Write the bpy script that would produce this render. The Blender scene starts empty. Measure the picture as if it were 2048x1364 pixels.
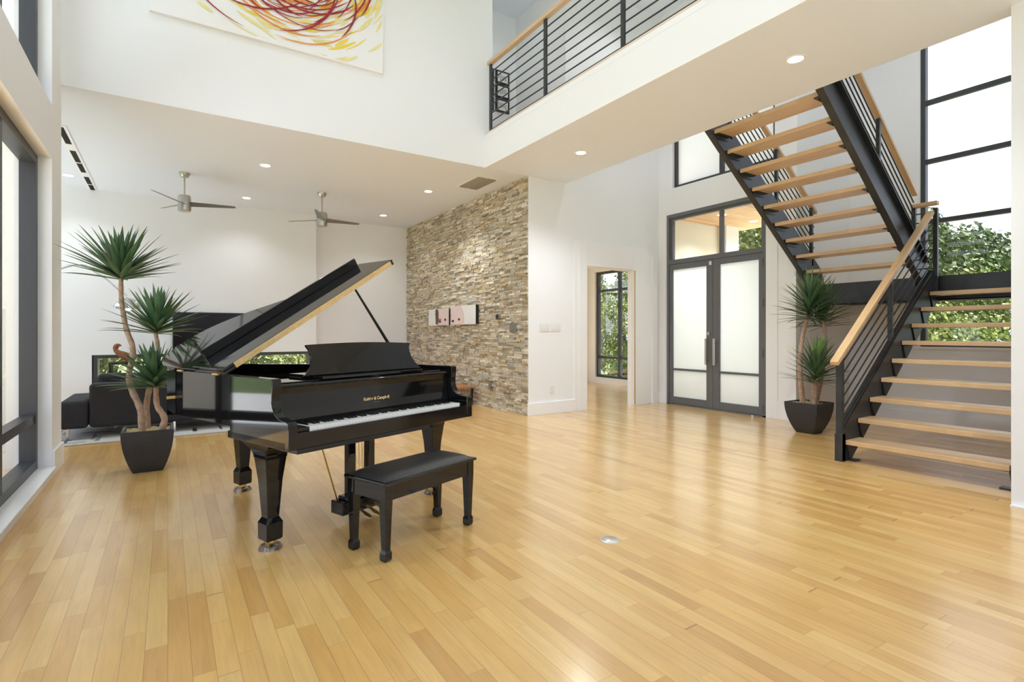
import bpy, bmesh, math, random
from mathutils import Vector, Matrix
PI = math.pi
rnd = random.Random(7)
sc = bpy.context.scene
COL = sc.collection

# ------------------------------------------------------------------ camera
TH = math.radians(33.0); HC = 1.25; FP = 1060.0
S_, C_ = math.sin(TH), math.cos(TH)
cd = bpy.data.cameras.new('camera'); cam = bpy.data.objects.new('camera', cd); COL.objects.link(cam)
cam.location = (0, 0, HC); cam.rotation_euler = (PI/2, 0, -TH)
cd.sensor_width = 36; cd.lens = FP/2048*36; cd.shift_y = -16/2048; cd.clip_start = .05; cd.clip_end = 200
sc.camera = cam

# ------------------------------------------------------------------ world, sun, daylight
w = bpy.data.worlds.new('sky'); sc.world = w; w.use_nodes = True
nt = w.node_tree; nt.nodes.clear()
bg = nt.nodes.new('ShaderNodeBackground'); wo = nt.nodes.new('ShaderNodeOutputWorld')
bg.inputs[0].default_value = (.83, .90, 1.04, 1); bg.inputs[1].default_value = 3.0
nt.links.new(bg.outputs[0], wo.inputs[0])
sd = bpy.data.lights.new('sun', 'SUN'); so = bpy.data.objects.new('sun', sd); COL.objects.link(so)
sd.energy = 24.0; sd.angle = math.radians(1.5); sd.color = (1, .97, .93)
so.rotation_euler = Vector((-.12, -.22, -1.0)).to_track_quat('-Z', 'Y').to_euler()
def portal(name, loc, normal, sx, sy):
    l = bpy.data.lights.new(name, 'AREA'); o = bpy.data.objects.new(name, l); COL.objects.link(o)
    l.shape = 'RECTANGLE'; l.size = sx; l.size_y = sy; l.cycles.is_portal = True
    o.location = loc; o.rotation_euler = Vector(normal).to_track_quat('-Z', 'Y').to_euler()
sc.view_settings.view_transform = 'Standard'; sc.view_settings.look = 'None'
sc.view_settings.gamma = 1.0; sc.view_settings.use_curve_mapping = False
sc.view_settings.exposure = -0.58
sc.cycles.max_bounces = 16; sc.cycles.diffuse_bounces = 10; sc.cycles.glossy_bounces = 6; sc.cycles.transparent_max_bounces = 16

# ------------------------------------------------------------------ materials
def newmat(name):
    m = bpy.data.materials.new(name); m.use_nodes = True
    return m, m.node_tree, m.node_tree.nodes['Principled BSDF']
def pbr(name, col, rough=.5, metal=0, coat=0, noise=0, nscale=20, bump=0, bscale=80, spec=.5, coat_rough=.03):
    m, t, b = newmat(name)
    b.inputs['Base Color'].default_value = (*col, 1); b.inputs['Roughness'].default_value = rough
    b.inputs['Metallic'].default_value = metal; b.inputs['Coat Weight'].default_value = coat
    b.inputs['Coat Roughness'].default_value = coat_rough; b.inputs['Specular IOR Level'].default_value = spec
    tc = t.nodes.new('ShaderNodeTexCoord')
    if noise:
        n = t.nodes.new('ShaderNodeTexNoise'); n.inputs['Scale'].default_value = nscale; n.inputs['Detail'].default_value = 4
        r = t.nodes.new('ShaderNodeMix'); r.data_type = 'RGBA'
        r.inputs[6].default_value = (*[c*(1-noise) for c in col], 1); r.inputs[7].default_value = (*[min(1, c*(1+noise)) for c in col], 1)
        t.links.new(tc.outputs['Object'], n.inputs['Vector']); t.links.new(n.outputs['Fac'], r.inputs[0]); t.links.new(r.outputs[2], b.inputs['Base Color'])
    if bump:
        n = t.nodes.new('ShaderNodeTexNoise'); n.inputs['Scale'].default_value = bscale; n.inputs['Detail'].default_value = 3
        u = t.nodes.new('ShaderNodeBump'); u.inputs['Strength'].default_value = bump; u.inputs['Distance'].default_value = .004
        t.links.new(tc.outputs['Object'], n.inputs['Vector']); t.links.new(n.outputs['Fac'], u.inputs['Height']); t.links.new(u.outputs[0], b.inputs['Normal'])
    return m
def emis(name, col, st):
    m, t, b = newmat(name); b.inputs['Base Color'].default_value = (*col, 1)
    b.inputs['Emission Color'].default_value = (*col, 1); b.inputs['Emission Strength'].default_value = st; return m
def math_n(t, op, a, b=None, c=None):
    n = t.nodes.new('ShaderNodeMath'); n.operation = op
    for i, v in enumerate((a, b, c)):
        if v is None: continue
        if isinstance(v, (int, float)): n.inputs[i].default_value = v
        else: t.links.new(v, n.inputs[i])
    return n.outputs[0]
def ramp(t, fac, stops):
    r = t.nodes.new('ShaderNodeValToRGB'); e = r.color_ramp.elements
    while len(e) < len(stops): e.new(.5)
    for k, (p, c) in enumerate(stops): e[k].position = p; e[k].color = (*c, 1)
    t.links.new(fac, r.inputs[0]); return r.outputs[0]
def mixc(t, f, a, b, mode='MIX'):
    r = t.nodes.new('ShaderNodeMix'); r.data_type = 'RGBA'; r.blend_type = mode
    for i, v in ((0, f), (6, a), (7, b)):
        if isinstance(v, (int, float)): r.inputs[i].default_value = v
        elif isinstance(v, tuple): r.inputs[i].default_value = (*v, 1)
        else: t.links.new(v, r.inputs[i])
    return r.outputs[2]
def plank_mat(name, width, length, stops, rough, along='Y', gap=.0012, grain=.35, coat=.0, spec=.5, coat_r=.22):
    m, t, b = newmat(name); tc = t.nodes.new('ShaderNodeTexCoord'); sp = t.nodes.new('ShaderNodeSeparateXYZ')
    t.links.new(tc.outputs['Object'], sp.inputs[0])
    a, c = (sp.outputs[1], sp.outputs[0]) if along == 'Y' else (sp.outputs[0], sp.outputs[1])
    rowf = math_n(t, 'DIVIDE', c, width); row = math_n(t, 'FLOOR', rowf)
    wn = t.nodes.new('ShaderNodeTexWhiteNoise'); wn.noise_dimensions = '1D'; t.links.new(row, wn.inputs['W'])
    off = math_n(t, 'MULTIPLY', wn.outputs['Value'], 37.0)
    nz = t.nodes.new('ShaderNodeTexNoise'); nz.noise_dimensions = '1D'; nz.inputs['Scale'].default_value = 1.0
    pos0 = math_n(t, 'ADD', math_n(t, 'DIVIDE', a, length), off)
    t.links.new(pos0, nz.inputs['W'])
    pos = math_n(t, 'ADD', pos0, math_n(t, 'MULTIPLY', nz.outputs['Fac'], 1.1))
    idx = math_n(t, 'FLOOR', pos)
    cv = t.nodes.new('ShaderNodeCombineXYZ'); t.links.new(row, cv.inputs[0]); t.links.new(idx, cv.inputs[1])
    w2 = t.nodes.new('ShaderNodeTexWhiteNoise'); w2.noise_dimensions = '2D'; t.links.new(cv.outputs[0], w2.inputs['Vector'])
    col = ramp(t, w2.outputs['Value'], stops)
    # grain
    mp = t.nodes.new('ShaderNodeCombineXYZ'); t.links.new(math_n(t, 'MULTIPLY', c, 42.0), mp.inputs[0]); t.links.new(math_n(t, 'MULTIPLY', a, 2.6), mp.inputs[1]); t.links.new(math_n(t, 'MULTIPLY', w2.outputs['Value'], 60.0), mp.inputs[2])
    g = t.nodes.new('ShaderNodeTexNoise'); g.inputs['Scale'].default_value = 1.0; g.inputs['Detail'].default_value = 5; g.inputs['Distortion'].default_value = 1.2
    t.links.new(mp.outputs[0], g.inputs['Vector'])
    mp2 = t.nodes.new('ShaderNodeCombineXYZ'); t.links.new(math_n(t, 'MULTIPLY', c, 9.0), mp2.inputs[0]); t.links.new(math_n(t, 'MULTIPLY', a, 2.2), mp2.inputs[1]); t.links.new(math_n(t, 'MULTIPLY', w2.outputs['Value'], 90.0), mp2.inputs[2])
    g2 = t.nodes.new('ShaderNodeTexNoise'); g2.inputs['Scale'].default_value = 1.0; g2.inputs['Detail'].default_value = 3; t.links.new(mp2.outputs[0], g2.inputs['Vector'])
    gr = ramp(t, g.outputs['Fac'], [(.3, (1-grain*.5,)*3), (.6, (1, 1, 1))])
    gr2 = ramp(t, g2.outputs['Fac'], [(.3, (1-grain*.45, 1-grain*.55, 1-grain*.7)), (.65, (1, 1, 1))])
    col = mixc(t, 1.0, mixc(t, 1.0, col, gr, 'MULTIPLY'), gr2, 'MULTIPLY')
    fr = math_n(t, 'FRACT', rowf); d1 = math_n(t, 'MULTIPLY', math_n(t, 'MINIMUM', fr, math_n(t, 'SUBTRACT', 1.0, fr)), width)
    fp = math_n(t, 'FRACT', pos); d2 = math_n(t, 'MULTIPLY', math_n(t, 'MINIMUM', fp, math_n(t, 'SUBTRACT', 1.0, fp)), length)
    gapm = math_n(t, 'LESS_THAN', math_n(t, 'MINIMUM', d1, d2), gap)
    col = mixc(t, math_n(t, 'MULTIPLY', gapm, .55), col, (.12, .06, .025))
    t.links.new(col, b.inputs['Base Color']); b.inputs['Roughness'].default_value = rough
    b.inputs['Specular IOR Level'].default_value = spec; b.inputs['Coat Weight'].default_value = coat; b.inputs['Coat Roughness'].default_value = coat_r
    bp = t.nodes.new('ShaderNodeBump'); bp.inputs['Strength'].default_value = .06; bp.inputs['Distance'].default_value = .001; t.links.new(g2.outputs['Fac'], bp.inputs['Height']); t.links.new(bp.outputs[0], b.inputs['Normal'])
    return m
def glassmat(name, tint=(1, 1, 1), base=.04, rough=0.0):
    m = bpy.data.materials.new(name); m.use_nodes = True; t = m.node_tree; t.nodes.clear()
    o = t.nodes.new('ShaderNodeOutputMaterial'); mx = t.nodes.new('ShaderNodeMixShader')
    a = t.nodes.new('ShaderNodeBsdfTransparent'); a.inputs[0].default_value = (*tint, 1)
    g = t.nodes.new('ShaderNodeBsdfGlossy'); g.inputs['Roughness'].default_value = rough
    lw = t.nodes.new('ShaderNodeLayerWeight'); lw.inputs[0].default_value = .25
    f = math_n(t, 'MULTIPLY_ADD', lw.outputs['Fresnel'], .8, base)
    t.links.new(f, mx.inputs[0]); t.links.new(a.outputs[0], mx.inputs[1]); t.links.new(g.outputs[0], mx.inputs[2]); t.links.new(mx.outputs[0], o.inputs[0])
    return m
def attrmat(name, attr, rough=.8, bump=.5, bscale=60, mul=1.0):
    m, t, b = newmat(name); a = t.nodes.new('ShaderNodeAttribute'); a.attribute_name = attr
    tc = t.nodes.new('ShaderNodeTexCoord'); n = t.nodes.new('ShaderNodeTexNoise'); n.inputs['Scale'].default_value = bscale; n.inputs['Detail'].default_value = 5
    t.links.new(tc.outputs['Object'], n.inputs['Vector'])
    c = mixc(t, 1.0, a.outputs['Color'], ramp(t, n.outputs['Fac'], [(.3, (.62*mul,)*3), (.7, (1.12*mul,)*3)]), 'MULTIPLY')
    t.links.new(c, b.inputs['Base Color']); b.inputs['Roughness'].default_value = rough
    if bump:
        u = t.nodes.new('ShaderNodeBump'); u.inputs['Strength'].default_value = bump; u.inputs['Distance'].default_value = .006
        t.links.new(n.outputs['Fac'], u.inputs['Height']); t.links.new(u.outputs[0], b.inputs['Normal'])
    return m
M = {}
M['wall'] = pbr('white wall paint', (.86, .87, .885), .55, bump=.03, bscale=300, spec=.3)
M['trim'] = pbr('white trim gloss', (.88, .88, .875), .3)
M['ceil'] = pbr('ceiling paint tinted against bounce', (.82, .87, .95), .7, spec=.2)  # blue tint put in to offset warm light bounced off the floor
M['stucco'] = pbr('pale exterior stucco', (.72, .71, .66), .9, bump=.3, bscale=120)
M['cream'] = pbr('cream exterior stucco', (.74, .70, .56), .9, bump=.3, bscale=120)
M['floor'] = plank_mat('maple floor', .0762, .75, [(0, (.64, .36, .105)), (.2, (.72, .425, .130)), (.6, (.77, .475, .155)), (1, (.82, .54, .20))], .35, grain=.22, coat=1.0, coat_r=.19, gap=.0009)
M['maple'] = plank_mat('maple stair wood', .6, 5, [(0, (.66, .44, .23)), (1, (.72, .49, .26))], .35, grain=.28, gap=0, coat=1.0, coat_r=.38)
M['maplex'] = plank_mat('maple rail wood', .6, 5, [(0, (.66, .44, .23)), (1, (.72, .49, .26))], .35, along='X', grain=.28, gap=0)
M['porchwood'] = plank_mat('porch cedar soffit', .11, 6, [(0, (.62, .36, .16)), (1, (.76, .49, .24))], .6, along='X', gap=.006, grain=.3)
M['steel'] = pbr('dark steel', (.045, .048, .052), .36, metal=.4, noise=.5, nscale=6, spec=.5)
M['frame'] = pbr('charcoal window frame', (.045, .047, .052), .4, spec=.5)
M['doorframe'] = pbr('grey iron door', (.13, .133, .14), .42)
M['glass'] = glassmat('window glass', (.97, .99, .985))
m = bpy.data.materials.new('frosted glass'); m.use_nodes = True; t = m.node_tree; t.nodes.clear()
o_ = t.nodes.new('ShaderNodeOutputMaterial'); mx = t.nodes.new('ShaderNodeMixShader'); tr = t.nodes.new('ShaderNodeBsdfTranslucent'); tr.inputs[0].default_value = (.66, .71, .70, 1)
gl = t.nodes.new('ShaderNodeBsdfPrincipled'); gl.inputs['Base Color'].default_value = (.8, .84, .85, 1); gl.inputs['Roughness'].default_value = .25; mx.inputs[0].default_value = .25
t.links.new(tr.outputs[0], mx.inputs[1]); t.links.new(gl.outputs[0], mx.inputs[2]); t.links.new(mx.outputs[0], o_.inputs[0]); M['frost'] = m
M['black'] = pbr('polished piano black', (.006, .006, .007), .045, spec=.5)
M['blacksoft'] = pbr('black satin', (.012, .012, .013), .35)
M['vinyl'] = pbr('black bench vinyl', (.014, .014, .015), .38, bump=.25, bscale=350)
M['brass'] = pbr('brass', (.78, .56, .22), .28, metal=1)
M['brasshinge'] = pbr('brushed brass hinge', (.80, .58, .28), .5, metal=.6, noise=.25, nscale=50)
M['goldplate'] = pbr('gold cast plate', (.62, .42, .16), .4, metal=.7)
M['ivory'] = pbr('white key', (.86, .86, .84), .2)
M['ebony'] = pbr('black key', (.01, .01, .01), .25)
M['felt'] = pbr('red felt', (.35, .02, .03), .95)
M['clear'] = glassmat('clear caster cup', (.86, .86, .92), .12, .1)
M['chrome'] = pbr('chrome', (.75, .75, .76), .12, metal=1)
M['nickel'] = pbr('brushed nickel', (.52, .50, .47), .3, metal=1)
M['blade'] = pbr('grey fan blade', (.20, .195, .185), .4, metal=.3)
M['pot'] = pbr('charcoal planter', (.028, .028, .030), .6, noise=.25, nscale=12, bump=.1)
M['moss'] = pbr('dried moss', (.42, .34, .15), 1, noise=.6, nscale=60, bump=1, bscale=80)
M['bark'] = pbr('pale bark', (.40, .27, .19), .85, noise=.55, nscale=28, bump=.8, bscale=45)
M['leaf'] = attrmat('yucca leaf', 'tone', .42, 0, 6)
M['leafout'] = attrmat('tree foliage', 'tone', .7, 0, 1.2)
M['trunk'] = pbr('tree bark', (.11, .08, .055), .9, bump=1, bscale=20)
M['lawn'] = pbr('lawn', (.13, .18, .07), .95, noise=.4, nscale=2.5, bump=1, bscale=30)
M['patio'] = pbr('pale patio paving', (.80, .81, .82), .8, noise=.06, nscale=3)
M['sofa'] = pbr('charcoal woven fabric', (.030, .030, .036), .95, noise=.6, nscale=140, bump=.6, bscale=260)
M['tv'] = pbr('tv screen', (.010, .006, .006), .15, spec=.2)
M['lamp'] = emis('lamp diffuser', (1, .97, .9), 9.0)
M['plate'] = pbr('white plastic', (.80, .80, .79), .35)
M['greyplastic'] = pbr('grey plastic', (.20, .19, .17), .4)
M['bench_wood'] = pbr('orange brown slat wood', (.42, .19, .075), .45, noise=.25, nscale=25)
M['stone'] = attrmat('stacked ledger stone', 'tone', .85, .8, 40)
M['mortar'] = pbr('dark stone backing', (.16, .14, .11), .95)
M['canvas'] = pbr('white canvas', (.87, .87, .875), .8, bump=.1, bscale=400)
M['yellow'] = pbr('yellow paint stroke', (.85, .66, .08), .6)
M['paleyellow'] = pbr('pale yellow paint', (.82, .74, .34), .7)
M['orange'] = pbr('orange paint stroke', (.78, .25, .03), .6)
M['crimson'] = pbr('crimson paint stroke', (.30, .008, .02), .5)
M['rustwood'] = pbr('rust brown carved wood', (.25, .09, .035), .7, noise=.5, nscale=30)
M['redfab'] = pbr('red upholstery', (.55, .03, .05), .8)
M['dark'] = pbr('dark interior', (.01, .01, .01), .9)
M['photo'] = pbr('photo print white', (.78, .78, .77), .4)
M['skin'] = pbr('portrait print skin', (.72, .58, .56), .4, noise=.08, nscale=8)
M['hair'] = pbr('portrait print hair', (.12, .06, .05), .5, noise=.5, nscale=40)
M['eye'] = pbr('portrait print eye', (.04, .02, .025), .3)
M['grey'] = pbr('photo print grey', (.22, .22, .22), .5, noise=.7, nscale=18)
M['gold_letter'] = pbr('gold lettering', (.80, .60, .30), .4, metal=.4)
# ------------------------------------------------------------------ mesh builder
class MB:
    def __init__(s): s.v = []; s.f = []; s.m = []; s.t = []; s.sm = []
    def add(s, vs, fs, m=0, tone=None, smooth=False):
        b = len(s.v); s.v += [tuple(x) for x in vs]
        for f in fs: s.f.append([b+i for i in f]); s.m.append(m); s.t.append(tone or (1, 1, 1)); s.sm.append(smooth)
    def box(s, x0, x1, y0, y1, z0, z1, m=0, tone=None):
        if x0 > x1: x0, x1 = x1, x0
        if y0 > y1: y0, y1 = y1, y0
        if z0 > z1: z0, z1 = z1, z0
        s.add([(x0, y0, z0), (x1, y0, z0), (x1, y1, z0), (x0, y1, z0), (x0, y0, z1), (x1, y0, z1), (x1, y1, z1), (x0, y1, z1)],
              [(0, 3, 2, 1), (4, 5, 6, 7), (0, 1, 5, 4), (1, 2, 6, 5), (2, 3, 7, 6), (3, 0, 4, 7)], m, tone)
        return s
    def bar(s, p, q, w, h, m=0, up=(0, 0, 1)):
        p, q = Vector(p), Vector(q); d = (q-p).normalized(); u = Vector(up)
        r = d.cross(u)
        if r.length < 1e-4: r = d.cross(Vector((1, 0, 0)))
        r.normalize(); n = r.cross(d).normalized(); vs = []
        for e in (p, q):
            for a, b in ((-1, -1), (1, -1), (1, 1), (-1, 1)): vs.append(e + r*a*w/2 + n*b*h/2)
        s.add(vs, [(0, 1, 2, 3), (7, 6, 5, 4), (0, 4, 5, 1), (1, 5, 6, 2), (2, 6, 7, 3), (3, 7, 4, 0)], m); return s
    def tube(s, pts, rad, n=10, m=0, cap=True, smooth=True):
        pts = [Vector(p) for p in pts]
        if not isinstance(rad, (list, tuple)): rad = [rad]*len(pts)
        vs = []; ref = None
        for i, p in enumerate(pts):
            d = (pts[min(i+1, len(pts)-1)] - pts[max(i-1, 0)]).normalized()
            if ref is None: ref = d.orthogonal().normalized()
            ref = (ref - d*ref.dot(d)).normalized(); b = d.cross(ref)
            for k in range(n): a = 2*PI*k/n; vs.append(p + (ref*math.cos(a)+b*math.sin(a))*rad[i])
        fs = [(i*n+k, i*n+(k+1) % n, (i+1)*n+(k+1) % n, (i+1)*n+k) for i in range(len(pts)-1) for k in range(n)]
        s.add(vs, fs, m, None, smooth)
        if cap:
            b = len(s.v)-len(vs); L = (len(pts)-1)*n
            s.f.append([b+k for k in reversed(range(n))]); s.f.append([b+L+k for k in range(n)]); s.m += [m, m]; s.t += [(1, 1, 1)]*2; s.sm += [False]*2
        return s
    def lathe(s, prof, c=(0, 0, 0), n=24, m=0, smooth=True):
        c = Vector(c); vs = []
        for r, z in prof:
            for k in range(n): a = 2*PI*k/n; vs.append(c+Vector((r*math.cos(a), r*math.sin(a), z)))
        fs = [(i*n+k, i*n+(k+1) % n, (i+1)*n+(k+1) % n, (i+1)*n+k) for i in range(len(prof)-1) for k in range(n)]
        if prof[0][0] > 1e-5: fs.append(tuple(reversed(range(n))))
        if prof[-1][0] > 1e-5: fs.append(tuple((len(prof)-1)*n+k for k in range(n)))
        s.add(vs, fs, m, None, smooth); return s
    def prism(s, poly, f, a, b, m=0):
        """poly: 2D points; f(p,q,t)->xyz ; extruded t=a..b"""
        n = len(poly); vs = [f(p, q, a) for p, q in poly]+[f(p, q, b) for p, q in poly]
        s.add(vs, [tuple(reversed(range(n))), tuple(range(n, 2*n))]+[(i, (i+1) % n, n+(i+1) % n, n+i) for i in range(n)], m); return s
    def loft(s, rings, m=0, cap=True, smooth=False):
        n = len(rings[0]); vs = [p for r in rings for p in r]
        fs = [(i*n+k, i*n+(k+1) % n, (i+1)*n+(k+1) % n, (i+1)*n+k) for i in range(len(rings)-1) for k in range(n)]
        if cap: fs += [tuple(reversed(range(n))), tuple((len(rings)-1)*n+k for k in range(n))]
        s.add(vs, fs, m, None, smooth); return s
    def mesh(s, name, mats, tones=False, recalc=True):
        me = bpy.data.meshes.new(name); me.from_pydata(s.v, [], s.f)
        for k in mats: me.materials.append(M[k] if isinstance(k, str) else k)
        me.polygons.foreach_set('material_index', s.m); me.polygons.foreach_set('use_smooth', s.sm)
        if tones:
            at = me.color_attributes.new('tone', 'FLOAT_COLOR', 'CORNER'); d = []
            for p, tn in zip(me.polygons, s.t): d += [*tn, 1]*p.loop_total
            at.data.foreach_set('color', d)
        me.update()
        if recalc:
            bm = bmesh.new(); bm.from_mesh(me); bmesh.ops.recalc_face_normals(bm, faces=bm.faces); bm.to_mesh(me); bm.free()
        if any(s.sm) and recalc: me.set_sharp_from_angle(angle=math.radians(38))
        return me
    def build(s, name, mats, parent=None, bevel=0, seg=2, tones=False, recalc=True):
        if not isinstance(mats, (list, tuple)): mats = [mats]
        o = bpy.data.objects.new(name, s.mesh(name, mats, tones, recalc)); COL.objects.link(o); o.parent = parent
        if bevel:
            b = o.modifiers.new('bevel', 'BEVEL'); b.width = bevel; b.segments = seg; b.limit_method = 'ANGLE'; b.angle_limit = math.radians(40)
        return o
def tag(o, label, cat, group=None, kind=None):
    o['label'] = label; o['category'] = cat
    if group: o['group'] = group
    if kind: o['kind'] = kind
    return o
def thing(name, label, cat, loc=(0, 0, 0), rz=0, group=None):
    o = bpy.data.objects.new(name, None); COL.objects.link(o); o.location = loc; o.rotation_euler = (0, 0, rz); o.empty_display_size = .1
    return tag(o, label, cat, group)
def struct(mb, name, mats, label=None, cat=None, bevel=0, parent=None, **k):
    o = mb.build(name, mats, parent, bevel, **k)
    if parent is None: o['kind'] = 'structure'
    if label: o['label'] = label; o['category'] = cat or name.split('_')[0]
    return o
def copy_tree(o, parent=None):
    c = o.copy(); COL.objects.link(c); c.parent = parent
    for ch in list(o.children): copy_tree(ch, c)
    return c
def wallbox(mb, axis, c0, c1, u0, u1, z0, z1, holes, m=0):
    """axis 'x': slab at x=c0..c1 spanning y=u0..u1 ; axis 'y': slab at y=c0..c1 spanning x"""
    us = sorted({u0, u1, *[q for h in holes for q in h[:2] if u0 < q < u1]})
    for a, b in zip(us[:-1], us[1:]):
        cuts = sorted([(h[2], h[3]) for h in holes if h[0] <= a+1e-6 and h[1] >= b-1e-6]); z = z0
        for h0, h1 in cuts+[(z1, z1)]:
            if h0 > z+1e-6:
                if axis == 'x': mb.box(c0, c1, a, b, z, h0, m)
                else: mb.box(a, b, c0, c1, z, h0, m)
            z = max(z, h1)
    return mb
def catmull(P, n=6, closed=False):
    out = []; N = len(P); rng_ = range(N if closed else N-1)
    g = (lambda i: P[i % N]) if closed else (lambda i: P[max(0, min(N-1, i))])
    for i in rng_:
        a, b, c, d = g(i-1), g(i), g(i+1), g(i+2)
        for k in range(n):
            t = k/n; out.append(tuple(.5*((2*b[j])+(-a[j]+c[j])*t+(2*a[j]-5*b[j]+4*c[j]-d[j])*t*t+(-a[j]+3*b[j]-3*c[j]+d[j])*t**3) for j in range(len(b))))
    if not closed: out.append(tuple(P[-1]))
    return out

# ------------------------------------------------------------------ room constants
XL = -.855; YP = 6.57; ZS = 3.616; ZT = 6.93; XF = 3.831; XB = 5.28; XS = 4.56; YB = 11.38; XD = 7.43; XW = 8.92; YA = 4.07; YN = -3.2; XLL = -2.7; YR = 1.25
# ------------------------------------------------------------------ floor / ground
mb = MB(); mb.box(XLL-.25, XW+.25, YN-.2, YB+2.0, -.12, 0)
struct(mb, 'floor', 'floor', 'maple strip floor running through the rooms')
mb = MB(); mb.box(-60, 80, -45, 70, -.5, -.14)
g = mb.build('lawn', 'lawn'); tag(g, 'green lawn around the house', 'lawn'); g['kind'] = 'structure'
mb = MB(); mb.box(-6.5, XL-.25, YN-5, 6.59, -.16, -.04); mb.box(-6.5, XLL-.2, 6.59, 12, -.16, -.04); mb.box(XL-.25, 6, YN-5, YN-.2, -.16, -.04); mb.box(9.3, 12.6, -1, 10.6, -.16, -.04); mb.box(4.7, 9.3, 10.6, 12.5, -.16, -.04); struct(mb, 'patio', 'patio', 'pale patio paving around the house, widened to bounce sunlight indoors')  # paving kept pale and wide so sunlight bounces up onto the ceilings

# ------------------------------------------------------------------ walls
WT = .2
# left wall of the tall room, windows: lower z .06-2.79, upper 3.25-5.7
lw_holes = [(-2.9, 6.118, .06, 2.79), (-2.9, 6.118, 3.25, 6.0)]
mb = MB(); wallbox(mb, 'x', XL-.25, XL, YN, 6.60, 0, ZT, lw_holes); struct(mb, 'wall_left', 'wall', 'white wall with tall black windows on the left')
# painting wall (above the living room opening) and upper hallway
mb = MB(); mb.box(XL-.25, 3.93, YP, YP+.2, ZS+.3, ZT); mb.box(XL-.25, 3.93, YP, YP+.006, ZS, ZS+.3); struct(mb, 'wall_painting', 'wall', 'tall white wall above the living room opening')
# front wall with doorway
mb = MB(); wallbox(mb, 'y', YP, YP+.1, XS, XD+.2, 0, ZS, [(5.70, 6.76, -1, 2.34)]); mb.box(XB, XD+.2, YP, YP+.2, ZS, ZT)
struct(mb, 'wall_doorway', 'wall', 'white wall with the open doorway')
# entry door wall
mb = MB(); wallbox(mb, 'x', XD, XD+.2, YA, YP, 0, ZT, [(4.534, 6.385, -1, 3.33), (4.40, 6.268, 3.787, 6.3)])
struct(mb, 'wall_entry', 'wall', 'white wall around the double front door')
mb = MB(); mb.box(XD+.2, XW+.2, YA, YA+.2, -.1, ZT); struct(mb, 'wall_stair', 'wall', 'white wall beside the stair landing')
mb = MB(); wallbox(mb, 'x', XW, XW+.2, YR, YA, 0, ZT, [(YR+.05, 3.143, 1.06, 6.4)]); struct(mb, 'wall_stair_window', 'wall', 'white wall with tall stair window')
mb = MB(); mb.box(5.12, XW+.2, YR-.14, YR, 0, ZT); mb.box(5.12, 5.32, YN, YR-.14, 0, ZS); mb.box(XB, 5.48, YN, YR-.14, ZS, ZT)
struct(mb, 'wall_right', 'wall', 'white wall end at the right edge of the room')
# unseen rear wall, its big glazing added to let in daylight
mb = MB(); wallbox(mb, 'y', YN-.2, YN, XL-.25, 5.48, 0, ZT, [(-.5, 4.9, .06, 3.1), (-.5, 4.9, 3.5, 6.3)])
struct(mb, 'wall_rear', 'wall', 'unseen white rear wall with large windows added for daylight')
# ceilings
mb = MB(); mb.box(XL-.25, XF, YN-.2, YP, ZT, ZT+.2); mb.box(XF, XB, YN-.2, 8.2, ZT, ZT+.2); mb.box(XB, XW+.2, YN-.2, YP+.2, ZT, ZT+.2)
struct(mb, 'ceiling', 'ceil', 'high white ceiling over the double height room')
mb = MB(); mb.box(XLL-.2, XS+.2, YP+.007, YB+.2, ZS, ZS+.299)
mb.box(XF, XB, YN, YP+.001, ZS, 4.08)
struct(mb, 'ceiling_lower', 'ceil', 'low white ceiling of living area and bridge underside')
# hallway upstairs
mb = MB(); mb.box(3.7, 5.48, 8.0, 8.2, 4.08, ZT); mb.box(XB, XB+.2, YP+.2, 8.0, 3.9, ZT); mb.box(3.73, 3.93, YP+.2, 8.0, 3.9, ZT)
struct(mb, 'wall_hallway', 'wall', 'white upstairs hallway walls seen beyond the bridge')
mb = MB(); mb.box(3.94, 5.48, YP+.005, 8.2, ZS+.31, 4.08); struct(mb, 'floor_hallway', 'floor')
# bridge fascia
mb = MB(); mb.box(XF-.022, XF, YN, YP, ZS, 4.015); mb.box(XF-.018, XF+.05, YN, YP, 4.02, 4.085)
struct(mb, 'trim_1', 'trim', 'white fascia board along the bridge')
mb = MB(); mb.box(XF-.02, XF+.3, YN, YP, 4.086, 4.105); struct(mb, 'trim_2', pbr('pale wood nosing', (.72, .60, .48), .5), 'thin maple nosing on top of the bridge fascia')
# living room
mb = MB(); wallbox(mb, 'y', YB, YB+.2, XLL-.2, XS+.2, 0, ZS, [(-1.05, 2.62, .28, .91)])
struct(mb, 'wall_living', 'wall', 'white rear wall of the living area')
mb = MB(); wallbox(mb, 'y', YB-.30, YB, XLL, 2.503, 0, ZS, [(-1.05, 2.44, .28, .885)]); struct(mb, 'wall_media', 'wall', 'projecting white wall panel carrying the television')
mb = MB(); wallbox(mb, 'x', XLL-.2, XLL, 6.6, YB+.2, 0, ZS, [(7.0, 11.0, .06, 3.35)]); struct(mb, 'wall_living_left', 'wall', 'white wall left of the sofa with a window added for daylight')
mb = MB(); mb.box(XLL-.2, XL-.25, 6.60, 6.80, 0, ZS); struct(mb, 'wall_wing', ['stucco'], 'pale exterior return wall outside the left window')
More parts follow.
